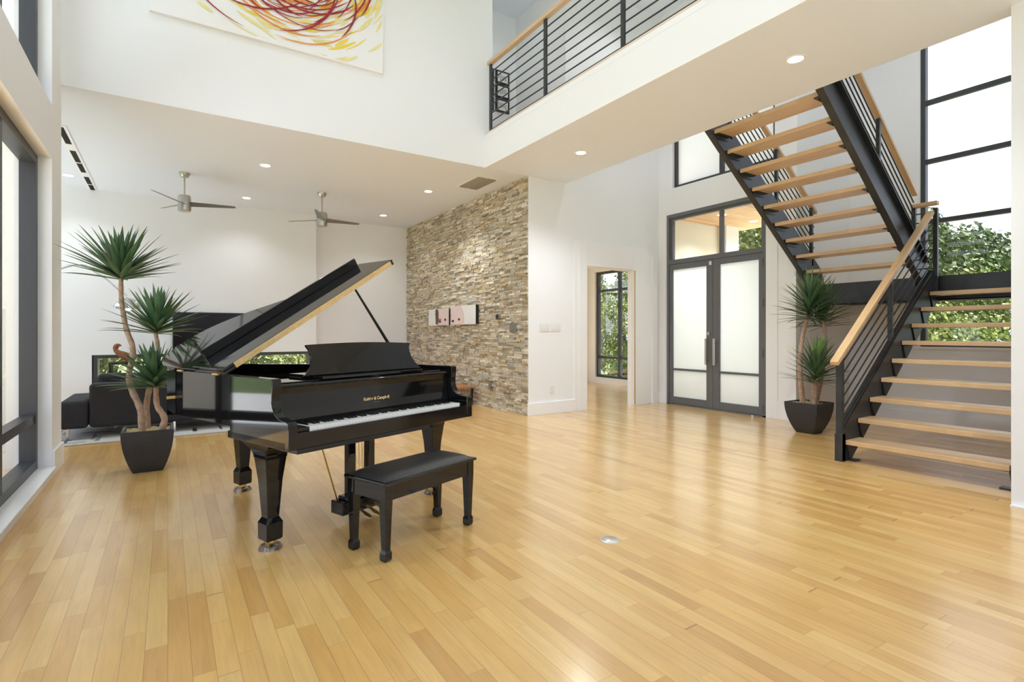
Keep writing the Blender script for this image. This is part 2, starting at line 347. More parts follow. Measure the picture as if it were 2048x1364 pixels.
# stone wall
mb = MB(); rr = random.Random(3)
pal = [(.56, .51, .42), (.64, .60, .52), (.50, .46, .39), (.70, .67, .60), (.36, .33, .27), (.56, .49, .37), (.50, .50, .48), (.44, .37, .26), (.62, .57, .47), (.74, .72, .66), (.62, .60, .56), (.52, .42, .29)]
z = 0.0
while z < ZS-.004:
    h = rr.choice((.022, .028, .034, .04)); h = min(h, ZS-z); y = YP+.0-rr.random()*.1
    while y < YB:
        L = rr.uniform(.05, .26); y0 = max(y, YP+.001); y1 = min(y+L, YB-.001)
        if y1 > y0+.004:
            d = rr.uniform(.004, .034); c = rr.choice(pal); k = rr.uniform(.85, 1.2)
            zb, zt = z+.0012, z+h-.0012; xf = XS-d; xx = XS+.02; ya, yb = y0+.001, y1-.001; sl = rr.uniform(-.004, .004)
            mb.add([(xf, ya, zb), (xf+sl, yb, zb), (xf+sl, yb, zt), (xf, ya, zt), (xx, ya, zb), (xx, yb, zb), (xx, yb, zt), (xx, ya, zt)],
                   [(0, 3, 2, 1), (0, 1, 5, 4), (3, 7, 6, 2), (0, 4, 7, 3), (1, 2, 6, 5)], 0, tuple(min(1, q*k*g) for q, g in zip(c, (1.1, 1.04, .93))))
        y += L
    z += h
mb.box(XS, XS+.2, YP+.2, YB, 0, ZS, 1)
struct(mb, 'wall_stone', ['stone', 'mortar'], 'stacked ledger stone wall in beige and grey', tones=True, recalc=False)
# baseboards, casing
mb = MB(); mb.box(XS-.02, 5.46, YP-.025, YP, 0, .19); mb.box(7.31, XD, YP-.03, YP, 0, .19); struct(mb, 'baseboard_doorway', 'trim', bevel=.004)
mb = MB(); wallbox(mb, 'y', YP-.018, YP, 5.44, 7.31, 0, 2.745, [(5.70, 6.76, -1, 2.34)])
wallbox(mb, 'y', YP-.032, YP-.018, 5.53, 7.2, 0, 2.62, [(5.70, 6.76, -1, 2.34)])
struct(mb, 'trim_3', 'trim', 'wide white flat casing around the open doorway', bevel=.003)
mb = MB(); mb.box(7.20, 7.31, YP-.06, YP, 0, 2.60); mb.box(5.70, 5.72, YP, YP+.1, 0, 2.32); mb.box(6.74, 6.76, YP, YP+.1, 0, 2.32); mb.box(5.7, 6.76, YP, YP+.1, 2.32, 2.34)
struct(mb, 'trim_4', 'trim', 'white door jamb lining')
mb = MB(); mb.box(XD-.02, XD, 6.40, YP, 0, 3.4); mb.box(XD-.02, XD, YA, 4.52, 0, 3.4); mb.box(XD-.03, XD-.02, YA, YA+.14, 0, 3.4); mb.box(XD-.03, XD-.02, 4.34, 4.52, 0, 3.4); mb.box(XD-.03, XD-.02, YA+.14, 4.34, 0, .28)
struct(mb, 'trim_5', 'trim', 'white flat trim panels beside the front door', bevel=.003)
mb = MB(); mb.box(XL, XL+.02, 6.118, 6.60, 0, .21); mb.box(XL, XL+.02, YN, 6.118, 0, .05); mb.box(XL-.25, XL+.02, 6.60, 6.62, 0, .21)
struct(mb, 'baseboard_left', 'trim', bevel=.003)
mb = MB(); mb.box(XL-.24, XL+.03, -2.9, 6.118, .05, .072); struct(mb, 'trim_6', 'trim', 'long white sill under the left windows', bevel=.004)
mb = MB(); mb.box(5.09, 5.12, YN, YR, 0, .012); struct(mb, 'baseboard_right', 'trim')
mb = MB(); mb.box(XD+.2, XW, YA-.02, YA, 0, .14); mb.box(XW-.02, XW, YR, YA-.02, 0, .14); mb.box(XW-.06, XW, YR, 3.2, 1.03, 1.06); struct(mb, 'baseboard_stair', 'trim')
mb = MB(); mb.box(XLL, 4.5, YB-.33, YB-.30, 0, .14); struct(mb, 'baseboard_living', 'trim')
pd = MB(); pd.box(6.765, 6.80, YP-.012, YP-.0325, .01, 2.33); struct(pd, 'trim_7', 'maplex', 'maple edge of the pocket door')

# ------------------------------------------------------------------ windows
wn = [0]
def window(label, axis, c, u0, u1, z0, z1, us, zs, fw=.05, fd=.07, mat='frame', glass='glass', m2=.04):
    """framed window as one thing; pane + frame parts"""
    wn[0] += 1
    e = bpy.data.objects.new('window_%d' % wn[0], None); COL.objects.link(e); e['kind'] = 'structure'; e['label'] = label; e['category'] = 'window'
    mb = MB()
    def bx(a0, a1, b0, b1, d=fd):
        if axis == 'x': mb.box(c-d/2, c+d/2, a0, a1, b0, b1)
        else: mb.box(a0, a1, c-d/2, c+d/2, b0, b1)
    bx(u0, u0+fw, z0, z1); bx(u1-fw, u1, z0, z1); bx(u0+fw, u1-fw, z0, z0+fw); bx(u0+fw, u1-fw, z1-fw, z1)
    for q in us: bx(q-m2/2, q+m2/2, z0+fw, z1-fw, fd*.9)
    for q in zs: bx(u0+fw, u1-fw, q-m2/2, q+m2/2, fd*.8)
    mb.build('window_frame', mat, e)
    gb = MB()
    def gx(a0, a1, b0, b1):
        if axis == 'x': gb.add([(c, a0, b0), (c, a1, b0), (c, a1, b1), (c, a0, b1)], [(0, 1, 2, 3)])
        else: gb.add([(a0, c, b0), (a1, c, b0), (a1, c, b1), (a0, c, b1)], [(0, 1, 2, 3)])
    gx(u0+.01, u1-.01, z0+.01, z1-.01); gb.build('window_pane', glass, e, recalc=False)
    return e
WL = XL-.15
window('tall black framed window on the left beside the wing wall', 'x', WL, 2.0, 6.118, .072, 2.79, [4.93, 3.4], [.51], fw=.075, fd=.11, m2=.075)
window('black framed window on the left nearest the viewer', 'x', WL, -2.9, 2.0, .072, 2.79, [.4, -1.2], [.51], fw=.075, fd=.11, m2=.075)
window('upper black framed window high on the left wall', 'x', WL, 2.0, 6.118, 3.25, 6.0, [4.93, 3.4], [], fw=.075, fd=.11, m2=.075)
window('upper black framed window above the viewer on the left wall', 'x', WL, -2.9, 2.0, 3.25, 6.0, [.4, -1.2], [], fw=.075, fd=.11, m2=.075)
window('lower glazing added in the unseen rear wall for daylight', 'y', YN-.1, -.5, 4.9, .06, 3.1, [.85, 2.2, 3.55], [], fw=.06)  # both rear windows are added to brighten the tall room
window('upper glazing added in the unseen rear wall for daylight', 'y', YN-.1, -.5, 4.9, 3.5, 6.3, [.85, 2.2, 3.55], [], fw=.06)
window('tall stair window with black crossbars at the right', 'x', XW+.07, YR+.05, 3.143, 1.06, 6.4, [], [1.98, 2.81, 3.66, 4.49, 5.33], fw=.055, fd=.09, m2=.06)
window('clerestory window above the front door', 'x', XD+.1, 4.40, 6.268, 3.787, 6.3, [5.33], [4.95], fw=.05, fd=.1, m2=.07, glass='frost')
window('low wide black window on the rear living room wall', 'y', YB-.12, -1.03, 2.43, .28, .885, [], [], fw=.055, fd=.34)
window('unseen black framed window added left of the sofa for daylight', 'x', XLL-.1, 7.0, 11.0, .06, 3.35, [8.4, 9.7], [.5], fw=.06)  # out of view, put in to bring daylight into the living area

# portals for sampling
portal('daylight portal a', (WL-.2, 1.6, 1.45), (1, 0, 0), 9, 2.7)
portal('daylight portal b', (WL-.2, 1.6, 4.6), (1, 0, 0), 9, 2.7)
portal('daylight portal c', (2.2, YN-.35, 3.2), (0, 1, 0), 5.4, 6.3)
portal('daylight portal d', (XW+.3, 2.2, 3.7), (-1, 0, 0), 1.9, 5.3)
portal('daylight portal e', (XLL-.35, 9.0, 1.7), (1, 0, 0), 4.0, 3.3)
portal('daylight portal f', (XD+.35, 5.3, 5.0), (-1, 0, 0), 1.9, 2.5)

# ------------------------------------------------------------------ next room beyond the doorway
mb = MB(); wallbox(mb, 'x', 9.0, 9.2, YP+.2, 10.4, 0, 3.0, [(6.9, 10.03, .15, 2.77)]); wallbox(mb, 'y', 10.4, 10.6, 4.76, 9.2, 0, 3.0, [(5.2, 8.5, .1, 2.77)]); mb.box(4.76, 4.78, YP+.2, 10.4, 0, 3.0); mb.box(XD+.2, 9.2, YP, YP+.2, 0, 3.0)
struct(mb, 'wall_next_room', 'wall', 'white walls of the room beyond the doorway')
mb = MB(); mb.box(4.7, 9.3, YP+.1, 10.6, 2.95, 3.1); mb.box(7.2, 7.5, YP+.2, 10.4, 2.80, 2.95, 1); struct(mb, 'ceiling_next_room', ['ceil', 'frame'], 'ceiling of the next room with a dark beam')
mb = MB(); mb.box(XW+.25, 9.3, YP+.2, 10.6, -.12, 0); struct(mb, 'floor_next_room', 'floor')
window('tall black garden window in the room beyond the doorway', 'x', 9.1, 6.9, 10.03, .15, 2.77, [9.25, 8.45, 7.65], [2.3, .65], fw=.055, fd=.1, m2=.055)
window('unseen window added on the rear wall of the next room', 'y', 10.5, 5.2, 8.5, .1, 2.77, [6.3, 7.4], [2.3], fw=.055, fd=.1, m2=.055)  # second window added to brighten the next room
portal('daylight portal g', (9.35, 8.46, 1.46), (-1, 0, 0), 3.1, 2.6)
portal('daylight portal h', (6.85, 10.75, 1.45), (0, -1, 0), 3.3, 2.7)

# ------------------------------------------------------------------ front doors
wn_e = bpy.data.objects.new('door_1', None); COL.objects.link(wn_e); wn_e['kind'] = 'structure'; wn_e['label'] = 'frame and clear transom above the frosted double front door'; wn_e['category'] = 'door frame'
D0, D1, DC, ZL, ZF = 4.534, 6.385, 5.45, 2.455, 3.33
mb = MB(); fx0, fx1 = XD-.01, XD+.12
mb.box(fx0, fx1, D0, D0+.05, 0, ZF); mb.box(fx0, fx1, D1-.05, D1, 0, ZF); mb.box(fx0, fx1, D0+.05, D1-.05, ZF-.06, ZF); mb.box(fx0, fx1, D0+.05, D1-.05, ZL, ZL+.075)
mb.box(XD+.03, XD+.1, D0+.05, D0+.09, ZL+.075, ZF-.06); mb.box(XD+.03, XD+.1, D1-.09, D1-.05, ZL+.075, ZF-.06); mb.box(XD+.03, XD+.1, D0+.09, D1-.09, ZF-.10, ZF-.06); mb.box(XD+.03, XD+.1, 5.30, 5.35, ZL+.075, ZF-.10)
mb.box(fx0, fx1+.05, D0, D1, 0, .02)
mb.build('door_frame', 'doorframe', wn_e)
gb = MB(); gb.add([(XD+.06, D0+.05, ZL+.05), (XD+.06, D1-.05, ZL+.05), (XD+.06, D1-.05, ZF-.05), (XD+.06, D0+.05, ZF-.05)], [(0, 1, 2, 3)]); gb.build('transom_pane', 'glass', wn_e, recalc=False)
def doorleaf(n, y0, y1, label, handle_y, knob):
    e = bpy.data.objects.new('door_%d' % n, None); COL.objects.link(e); e['kind'] = 'structure'; e['label'] = label; e['category'] = 'door'
    x0, x1 = XD+.0, XD+.06; mb = MB(); so_, si = .065, .12
    a, b = (so_, si) if handle_y > (y0+y1)/2 else (si, so_)
    mb.box(x0, x1, y0, y0+a, .022, ZL-.004); mb.box(x0, x1, y1-b, y1, .022, ZL-.004); mb.box(x0, x1, y0+a, y1-b, .022, .14); mb.box(x0, x1, y0+a, y1-b, ZL-.10, ZL-.004); mb.box(x0+.005, x1-.005, y0+a, y1-b, .60, .635)
    mb.build('door_leaf', 'doorframe', e, bevel=.003)
    for (za, zb) in ((.14, .60), (.635, ZL-.10)):
        g = MB(); g.add([(XD+.03, y0+a, za), (XD+.03, y1-b, za), (XD+.03, y1-b, zb), (XD+.03, y0+a, zb)], [(0, 1, 2, 3)]); g.build('frosted_pane', 'frost', e, recalc=False)
    hb = MB(); hb.box(XD-.075, XD-.05, handle_y-.016, handle_y+.016, .73, 1.16)
    for zz in (.80, 1.09): hb.tube([(XD-.06, handle_y, zz), (XD+.002, handle_y, zz)], .008, 8)
    hb.build('door_handle', 'nickel', e, bevel=.003)
    for zz in (.12, .95, 1.7, 2.3):
        hy = y0-.008 if handle_y > (y0+y1)/2 else y1+.008
        h = MB(); h.tube([(XD-.014, hy, zz-.06), (XD-.014, hy, zz+.06)], .012, 8); h.build('hinge', 'doorframe', e)
    if knob:
        k = MB(); kk = [(XD-.012, knob, 1.24)]; k.tube([(XD+.0, knob, 1.24), (XD-.02, knob, 1.24)], .028, 16); k.box(XD-.035, XD-.02, knob-.02, knob+.02, 1.235, 1.245); k.build('deadbolt', 'nickel', e)
        c = MB(); c.box(XD-.025, XD, knob-.055, knob-.02, 2.36, 2.42); c.build('door_sensor', 'plate', e)
doorleaf(2, DC+.002, D1-.052, 'left frosted glass leaf of the double front door', 5.535, 5.52)
doorleaf(3, D0+.052, DC-.002, 'right frosted glass leaf of the double front door', 5.385, None)
# ------------------------------------------------------------------ porch
mb = MB(); mb.box(XD+.2, 9.75, YA+.2, 6.5, 3.32, 3.42); struct(mb, 'ceiling_porch', 'porchwood', 'wood board porch ceiling outside the transom')
mb = MB(); mb.box(XD+.2, 9.0, 6.48, 6.56, -.1, 3.32); mb.box(XD+.2, 9.75, YA+.2, 6.48, -.14, -.02, 1); mb.box(9.0, 9.4, 6.3, 6.6, -.1, 3.32, 1); struct(mb, 'wall_porch', ['cream', 'stucco'], 'cream porch side wall seen through the transom')

# ------------------------------------------------------------------ staircase (one thing)
ST = thing('staircase', 'maple and black steel switchback staircase with open treads beside the tall window', 'staircase', (5.5, 2.6, 0))
def sp(mb, name, mat, bevel=0, **k):
    o = mb.build(name, mat, ST, bevel, **k); o.matrix_parent_inverse = Matrix.Translation((-5.5, -2.6, 0)); return o
RI, GO = .1913, .2505
Y0, Y1, Y2, Y3 = 1.36, 2.56, 2.755, 3.95
XN = 5.535; ZN = .208; SL = RI/GO
ZLD = ZN+9*RI; XLD = XN+9*GO           # landing 1.93 / 7.79
treads = []
for k in range(9):
    x = XN+GO*k; z = ZN+RI*k
    mb = MB(); mb.box(x, x+.285, Y0, Y1, z-.045, z); sp(mb, 'tread', 'maple', .004)
    for ys, sgn in ((Y1, -1), (Y0, 1)):
        b = MB(); b.box(x+.03, x+.26, ys, ys+sgn*.05, z-.053, z-.046); b.prism([(x+.02, z-.053), (x+.26, z-.053), (x+.24, z-.085), (x+.09, z-.21)], lambda p, q, t: (p, t, q), ys, ys+sgn*.008); sp(b, 'bracket', 'steel')
for k in range(9):
    x = XLD-.03-GO*k-.285+.27; z = ZLD+RI*(k+1); xb = 7.422-.2515*k   # back edge
    mb = MB(); mb.box(xb, xb+.285, Y2, Y3, z-.045, z); sp(mb, 'tread', 'maple', .004)
    for ys, sgn in ((Y2, 1), (Y3, -1)):
        b = MB(); b.box(xb+.02, xb+.26, ys, ys+sgn*.055, z-.054, z-.046); b.box(xb+.02, xb+.26, ys, ys+sgn*.006, z-.09, z-.054); sp(b, 'bracket', 'steel')
# stringers: parallelogram profiles
def stringer(pts, ya, yb):
    mb = MB(); mb.prism(pts, lambda p, q, t: (p, t, q), ya, yb); return mb
def nl(x): return ZN+(x-XN)*SL           # lower nosing line
lo = [(5.49, 0), (XN+.08+.0, 0), (XLD+.05, nl(XLD+.05)-.27), (XLD+.05, ZLD), (XLD-.12, nl(XLD-.12)+.15), (5.49, nl(5.49)+.15)]
for ya, yb in ((2.565, 2.59), (1.285, 1.31)):
    mb = stringer(lo, ya, yb)
    f = .05 if ya > 2 else -.05
    mb.bar((5.5, ya+(.03 if ya > 2 else .0), nl(5.5)+.145), (XLD-.1, ya+(.03 if ya > 2 else .0), nl(XLD-.1)+.145), .06, .012); sp(mb, 'stringer', 'steel')
mb = MB(); mb.box(5.60, 5.70, 2.50, 2.62, 0, .012); sp(mb, 'floor_plate', 'steel'); mb = MB(); mb.box(5.60, 5.68, 1.30, 1.44, 0, .012); sp(mb, 'floor_plate', 'steel')
def un(x): return ZLD+RI+(7.70-x)*RI/.2515   # upper nosing line
for ya, yb, fy in ((2.72, 2.75, 2.705), (3.955, 3.985, 4.0)):
    up = [(XLD+.1, un(XLD+.1)-.27), (XB+.005, un(XB+.005)-.27), (XB+.005, min(4.07, un(XB)+.15)), (XLD+.1, un(XLD+.1)+.15)]
    mb = stringer(up, ya, yb)
    mb.bar((XLD+.1, fy, un(XLD+.1)-.265), (XB+.01, fy, un(XB+.01)-.265), .06, .014); mb.bar((XLD+.1, fy, un(XLD+.1)+.145), (XB+.01, fy, un(XB+.01)+.145), .06, .012)
    sp(mb, 'stringer', 'steel')
# landing
mb = MB(); mb.box(XLD, XW-.002, YR+.002, YA-.002, ZLD-.045, ZLD); sp(mb, 'landing_deck', 'maplex', .003)
mb = MB(); mb.box(XLD-.01, XLD+.02, YR+.002, YA-.002, ZLD-.285, ZLD+.008); mb.box(XLD-.01, XLD+.09, YR+.002, YA-.002, ZLD-.29, ZLD-.275); sp(mb, 'landing_beam', 'steel')
mb = MB(); mb.box(XW-.06, XW-.01, YR+.002, YA-.002, ZLD-.25, ZLD-.046); sp(mb, 'landing_beam', 'steel')
for yy in (1.32, YA-.06): mb = MB(); mb.box(XLD+.02, XW-.06, yy, yy+.04, ZLD-.25, ZLD-.05); sp(mb, 'landing_beam', 'steel')
# posts
def post(x, y, z0, z1, s=.045):
    mb = MB(); mb.box(x-s/2, x+s/2, y-s/2, y+s/2, z0, z1); sp(mb, 'post', 'steel', .003)
YL = 2.60
def hl(x): return .985+(x-5.42)*SL        # lower handrail centre
post(5.515, YL, 0, hl(5.515)-.02, .055)
mb = MB(); mb.box(5.48, 5.55, YL-.035, YL+.035, 0, .27); sp(mb, 'newel_shoe', 'steel', .003)
post(6.61, YL, nl(6.61)+.0, hl(6.61)-.02)
post(7.70, 2.555, ZLD-.2, hl(7.70)-.0+.02)
mb = MB(); mb.bar((5.38, YL-.01, hl(5.38)), (7.66, YL-.01, hl(7.66)), .075, .045); sp(mb, 'handrail', 'maplex', .006)
for k in range(6):
    o_ = .115*(k+1)
    mb = MB(); mb.tube([(5.52, YL, hl(5.52)-o_-.02), (7.69, 2.575, hl(7.69)-o_-.02)], .0075, 8); sp(mb, 'rail_bar', 'steel')
# gap rail between flights
mb = MB(); mb.box(7.655, 7.735, 2.53, 2.80, hl(7.70)+.055, hl(7.70)+.10); sp(mb, 'handrail', 'maplex', .005)
post(7.70, 2.775, ZLD-.1, hl(7.70)+.08)
for k in range(7):
    mb = MB(); mb.tube([(7.70, 2.555, ZLD+.10+.112*k), (7.70, 2.775, ZLD+.10+.112*k)], .007, 8); sp(mb, 'rail_bar', 'steel')
# upper flight rails
def hu(x): return 2.975+(7.70-x)*RI/.2515
for yy, x1 in ((2.775, 5.0), (4.0, 5.0)):
    y_ = yy if yy < 3 else 3.975
    mb = MB(); mb.bar((7.73, y_, hu(7.73)), (XB+.03, y_, hu(XB+.03)), .06, .045); sp(mb, 'handrail', 'maplex', .005)
    for xp in ((6.75, 5.75) if yy < 3 else (7.62, 6.75, 5.75)): post(xp, y_, un(xp), hu(xp)-.02, .04)
    for k in range(7):
        o_ = .10*(k+1)
        mb = MB(); mb.tube([(7.69, y_, hu(7.69)-o_-.03), (XB+.03, y_, hu(XB+.03)-o_-.03)], .0075, 8); sp(mb, 'rail_bar', 'steel')

# ------------------------------------------------------------------ bridge railing
G = thing('bridge_railing', 'black steel bar railing with maple handrail on the upstairs bridge', 'railing', (XF+.03, 3, 4.105))
def gp(mb, name, mat, bevel=0):
    o = mb.build(name, mat, G, bevel); o.matrix_parent_inverse = Matrix.Translation((-XF-.03, -3, -4.105)); return o
XR = XF+.03
mb = MB(); mb.box(XR-.035, XR+.035, YN, 6.545, 5.075, 5.125); gp(mb, 'handrail', 'maple', .005)
for y in (6.50, 5.196, 3.882, 2.57, 1.26, -.05, -1.36, -2.67):
    mb = MB(); mb.box(XR-.012, XR+.012, y-.025, y+.025, 4.105, 5.075); gp(mb, 'post', 'steel')
for k in range(8):
    mb = MB(); zz = 4.145+.117*k; mb.tube([(XR, YN, zz), (XR, 6.52, zz)], .0085, 8); gp(mb, 'rail_bar', 'steel')

# ------------------------------------------------------------------ paintings and wall fixtures
mb = MB(); px0, px1, pz0, pz1 = -.155, 2.289, 4.537, 6.4; yf = YP-.045
mb.box(px0, px1, yf, YP-.001, pz0, pz1, 0)
pr = random.Random(5)
def arc(cx, cz, r, a0, a1, w_, m, k, ecc=.8, tilt=0.0, n=18):
    vs = []; y = yf-.0006-.00006*k
    for i in range(n+1):
        t_ = i/n; a = a0+(a1-a0)*t_; rr_ = r*(1+.04*math.sin(3*a)); ww = w_*math.sin(PI*min(1, max(0.02, t_*.96+.02)))**.6/2
        for s_ in (-1, 1):
            x = cx+(rr_+s_*ww)*math.cos(a+tilt); z_ = cz+(rr_+s_*ww)*math.sin(a+tilt)*ecc
            vs.append((min(px1-.02, max(px0+.02, x)), y, min(pz1-.02, max(pz0+.02, z_))))
    mb.add(vs, [(2*i, 2*i+1, 2*i+3, 2*i+2) for i in range(n)], m)
k = 0
for i in range(150):
    a = pr.uniform(-.05, 1.0)*-PI; arc(1.22+pr.gauss(0, .14), 5.58+pr.gauss(0, .1), pr.uniform(.62, 1.22), a, a+pr.uniform(.12, .4), pr.uniform(.014, .055), pr.choice((1, 1, 1, 2)), k); k += 1
for i in range(46):
    a = pr.uniform(-.25, .95)*-PI; arc(1.2+pr.gauss(0, .14), 5.56+pr.gauss(0, .1), pr.uniform(.45, .92), a, a+pr.uniform(.5, 1.3), pr.uniform(.010, .026), 3, k); k += 1
for i in range(85):
    a = pr.uniform(-.25, .95)*-PI; arc(1.16+pr.gauss(0, .2), 5.54+pr.gauss(0, .16), pr.uniform(.35, .86), a, a+pr.uniform(.6, 1.7), pr.uniform(.010, .028), 4, k, tilt=pr.uniform(-.3, .3)); k += 1
tag(mb.build('abstract_painting', ['canvas', 'paleyellow', 'yellow', 'orange', 'crimson'], recalc=False), 'large white canvas with swirling crimson, orange and yellow strokes high on the wall', 'painting')
def print_eyes(y0, y1, z0, z1, left):
    t_ = thing('portrait_canvas', 'left canvas on the stone wall, child face print with dark hair' if left else 'right canvas on the stone wall, child face print with white right half', 'canvas print', (XS-.04, (y0+y1)/2, z0), 0, 'portrait canvases on the stone wall')
    iv = Matrix.Translation((-(XS-.04), -(y0+y1)/2, -z0))
    xa = XS-.085
    mb = MB(); mb.box(xa, XS-.035, y0, y1, z0, z1, 0)
    W_ = y1-y0; Hh = z1-z0
    def q(u0, u1, v0, v1, m, d): # u measured left(as seen) -> right: seen left = larger y
        mb.add([(xa-d, y1-u0*W_, z0+v0*Hh), (xa-d, y1-u1*W_, z0+v0*Hh), (xa-d, y1-u1*W_, z0+v1*Hh), (xa-d, y1-u0*W_, z0+v1*Hh)], [(0, 1, 2, 3)], m)
    def blob(u, v, ru, rv, m, d, jag=0, n=20):
        mb.add([(xa-d, min(y1-.003, max(y0+.003, y1-(u+ru*math.cos(2*PI*i/n)*(1+jag*pr.uniform(-1, 1)))*W_)), min(z1-.003, max(z0+.003, z0+(v+rv*math.sin(2*PI*i/n)*(1+jag*pr.uniform(-1, 1)))*Hh))) for i in range(n)], [tuple(range(n))], m)
    if left:
        blob(.72, .35, .36, .75, 1, .001); blob(.43, .55, .09, .55, 2, .0015, .25); blob(.58, .24, .065, .09, 3, .002); blob(.84, .33, .05, .08, 3, .002); blob(.58, .37, .09, .025, 2, .002)
    else:
        blob(.25, .30, .33, .85, 1, .001); blob(.12, .2, .05, .075, 3, .002); blob(.37, .28, .045, .07, 3, .002); blob(.0, .5, .03, .5, 2, .0015, .2)
    mb.add([(xa-.0005, y0, z0), (xa-.0005, y0+.0, z1)], [])
    o = mb.build('canvas', ['photo', 'skin', 'hair', 'eye'], t_, recalc=False); o.matrix_parent_inverse = iv
    s = MB(); s.box(xa+.002, XS-.034, y0-.012, y0-.0005, z0, z1); o = s.build('black_edge', 'blacksoft', t_); o.matrix_parent_inverse = iv
print_eyes(9.10, 10.02, 1.40, 1.72, True)
print_eyes(8.05, 9.04, 1.405, 1.745, False)
# hallway frames
fi = 0
rown = ['top', 'middle', 'bottom']
for ci, xx in enumerate((4.52, 4.84)):
    for r_ in range(3):
        z0 = 5.66-.25*r_
        f = thing('picture_frame', 'small black framed photo in the hallway upstairs, %s row, %s column' % (rown[r_], 'left' if ci == 0 else 'right'), 'picture frame', (xx+.14, 7.98, z0), 0, 'black framed photos in the upstairs hallway')
        mb = MB(); mb.box(-.14, .14, -.012, .018, 0, .23); f1 = mb.build('frame', 'blacksoft', f)
        mb = MB(); mb.box(-.105, .105, -.015, -.0125, .03, .20, 0)
        for q_ in range(5): mb.box(-.09+.035*q_, -.075+.035*q_, -.0165, -.0155, .05+pr.random()*.04, .12+pr.random()*.06, 1)
        mb.build('print', ['photo', 'grey'], f)
# wall plates
def plate(y, z, wy, hz, name, label, cat, x=XS, mat='plate', off=.012, gangs=0, group=None):
    t_ = thing(name, label, cat, (x, y, z), 0, group)
    m_ = MB(); m_.box(-off-.035, -.0, -wy/2, wy/2, -hz/2, hz/2); m_.build('cover', mat, t_, .003)
    s = MB(); s.box(-off-.04, -off-.034, -wy*.25, wy*.25, -hz*.28, hz*.28); s.build('insert', 'greyplastic' if mat != 'plate' else 'plate', t_)
plate(6.936, 1.33, .17, .14, 'keypad', 'grey rectangular keypad on the stone wall below the thermostat', 'keypad', mat='greyplastic', off=.015)
plate(7.638, .37, .08, .13, 'wall_outlet', 'grey outlet low on the stone wall', 'outlet', mat='greyplastic')
t_ = thing('thermostat', 'round black thermostat with silver ring on the stone wall', 'thermostat', (XS-.035, 7.367, 1.511))
mb = MB(); mb.tube([(0, 0, 0), (-.03, 0, 0)], .05, 24); mb.build('ring', 'nickel', t_); mb = MB(); mb.tube([(-.0302, 0, 0), (-.036, 0, 0)], .043, 24); mb.build('dial', 'blacksoft', t_)
def plate_y(x, z, wx, hz, gangs, label, cat, name, group=None):
    t_ = thing(name, label, cat, (x, YP, z), 0, group)
    m_ = MB(); m_.box(-wx/2, wx/2, -.008, 0, -hz/2, hz/2); m_.build('cover', 'plate', t_, .002)
    for g_ in range(gangs):
        s = MB(); c = (g_-(gangs-1)/2)*.046; s.box(c-.016, c+.016, -.013, -.008, -.033, .033); s.build('switch_rocker' if name == 'light_switch' else 'socket', 'plate', t_)
plate_y(4.865, 1.335, .19, .125, 4, 'white four gang light switch plate nearest the stone wall', 'switch', 'light_switch')
plate_y(5.078, 1.335, .19, .125, 4, 'white four gang light switch plate nearer the doorway', 'switch', 'light_switch')
plate_y(5.01, .372, .08, .125, 1, 'white outlet low on the wall beside the doorway', 'outlet', 'wall_outlet')

# ------------------------------------------------------------------ ceiling fittings
def downlight(x, y, z, label, group='recessed ceiling lights', e=150):
    t_ = thing('ceiling_light', label, 'ceiling light', (x, y, z), 0, group)
    m_ = MB(); m_.lathe([(.062, -.002), (.085, -.004), (.088, .0)], n=28); m_.build('trim_ring', 'trim', t_)
    m_ = MB(); m_.lathe([(0, -.0015), (.062, -.0025)], n=28, smooth=False); m_.build('diffuser', 'lamp', t_)
    l = bpy.data.lights.new('downlight', 'SPOT'); l.energy = e; l.spot_size = math.radians(130); l.spot_blend = .8; l.color = (.90, .95, 1); l.shadow_soft_size = .06
    o = bpy.data.objects.new('downlight_lamp', l); COL.objects.link(o); o.location = (0, 0, -.03); o.parent = t_
downlight(-1.25, 10.30, ZS, 'recessed light at the far left above the sofa, beside the slot diffuser', e=60)
downlight(1.157, 8.175, ZS, 'recessed light nearest the tall wall between the two ceiling fans', e=280)
downlight(1.157, 10.32, ZS, 'recessed light behind the left ceiling fan', e=50)
downlight(3.65, 8.19, ZS, 'recessed light beside the ceiling vent', e=170)
downlight(3.64, 10.36, ZS, 'recessed light near the far corner of the stone wall', e=50)
downlight(4.55, 5.345, ZS, 'recessed light under the bridge, nearer the stone wall', e=230)
downlight(4.55, 2.507, ZS, 'recessed light under the bridge, nearer the stairs', e=330)
for x, y, lb in ((8.15, 5.79, 'porch recessed light nearer the front door'), (9.1, 5.8, 'porch recessed light farther from the front door')): downlight(x, y, 3.32, lb, 'recessed lights in the porch ceiling')
for (x, y, lb) in ((3.69, 7.57, 'beside the ceiling vent'), (-1.25, 10.95, 'at the far left of the living room ceiling'), (1.16, 10.97, 'behind the left ceiling fan'), (3.81, 10.87, 'near the far stone wall corner')):
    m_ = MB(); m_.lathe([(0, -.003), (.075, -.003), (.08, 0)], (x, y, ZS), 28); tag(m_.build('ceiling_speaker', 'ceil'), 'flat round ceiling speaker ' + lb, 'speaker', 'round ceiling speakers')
t_ = thing('ceiling_vent', 'rectangular grey ceiling vent with two louvre banks beside the stone wall', 'vent', (4.09, 7.30, ZS))
mb = MB(); mb.box(-.20, .20, -.35, .35, -.010, 0); mb.box(-.16, -.01, -.31, .31, -.012, -.0101, 1); mb.box(.01, .16, -.31, .31, -.012, -.0101, 1); mb.build('frame', ['trim', 'greyplastic'], t_)
mb = MB()
for k in range(22):
    yy = -.30+.0285*k
    for a, b in ((-.16, -.01), (.01, .16)): mb.bar((a, yy, -.017), (b, yy, -.017), .012, .002, up=(0, .7, .7))
mb.build('louvres', 'nickel', t_)
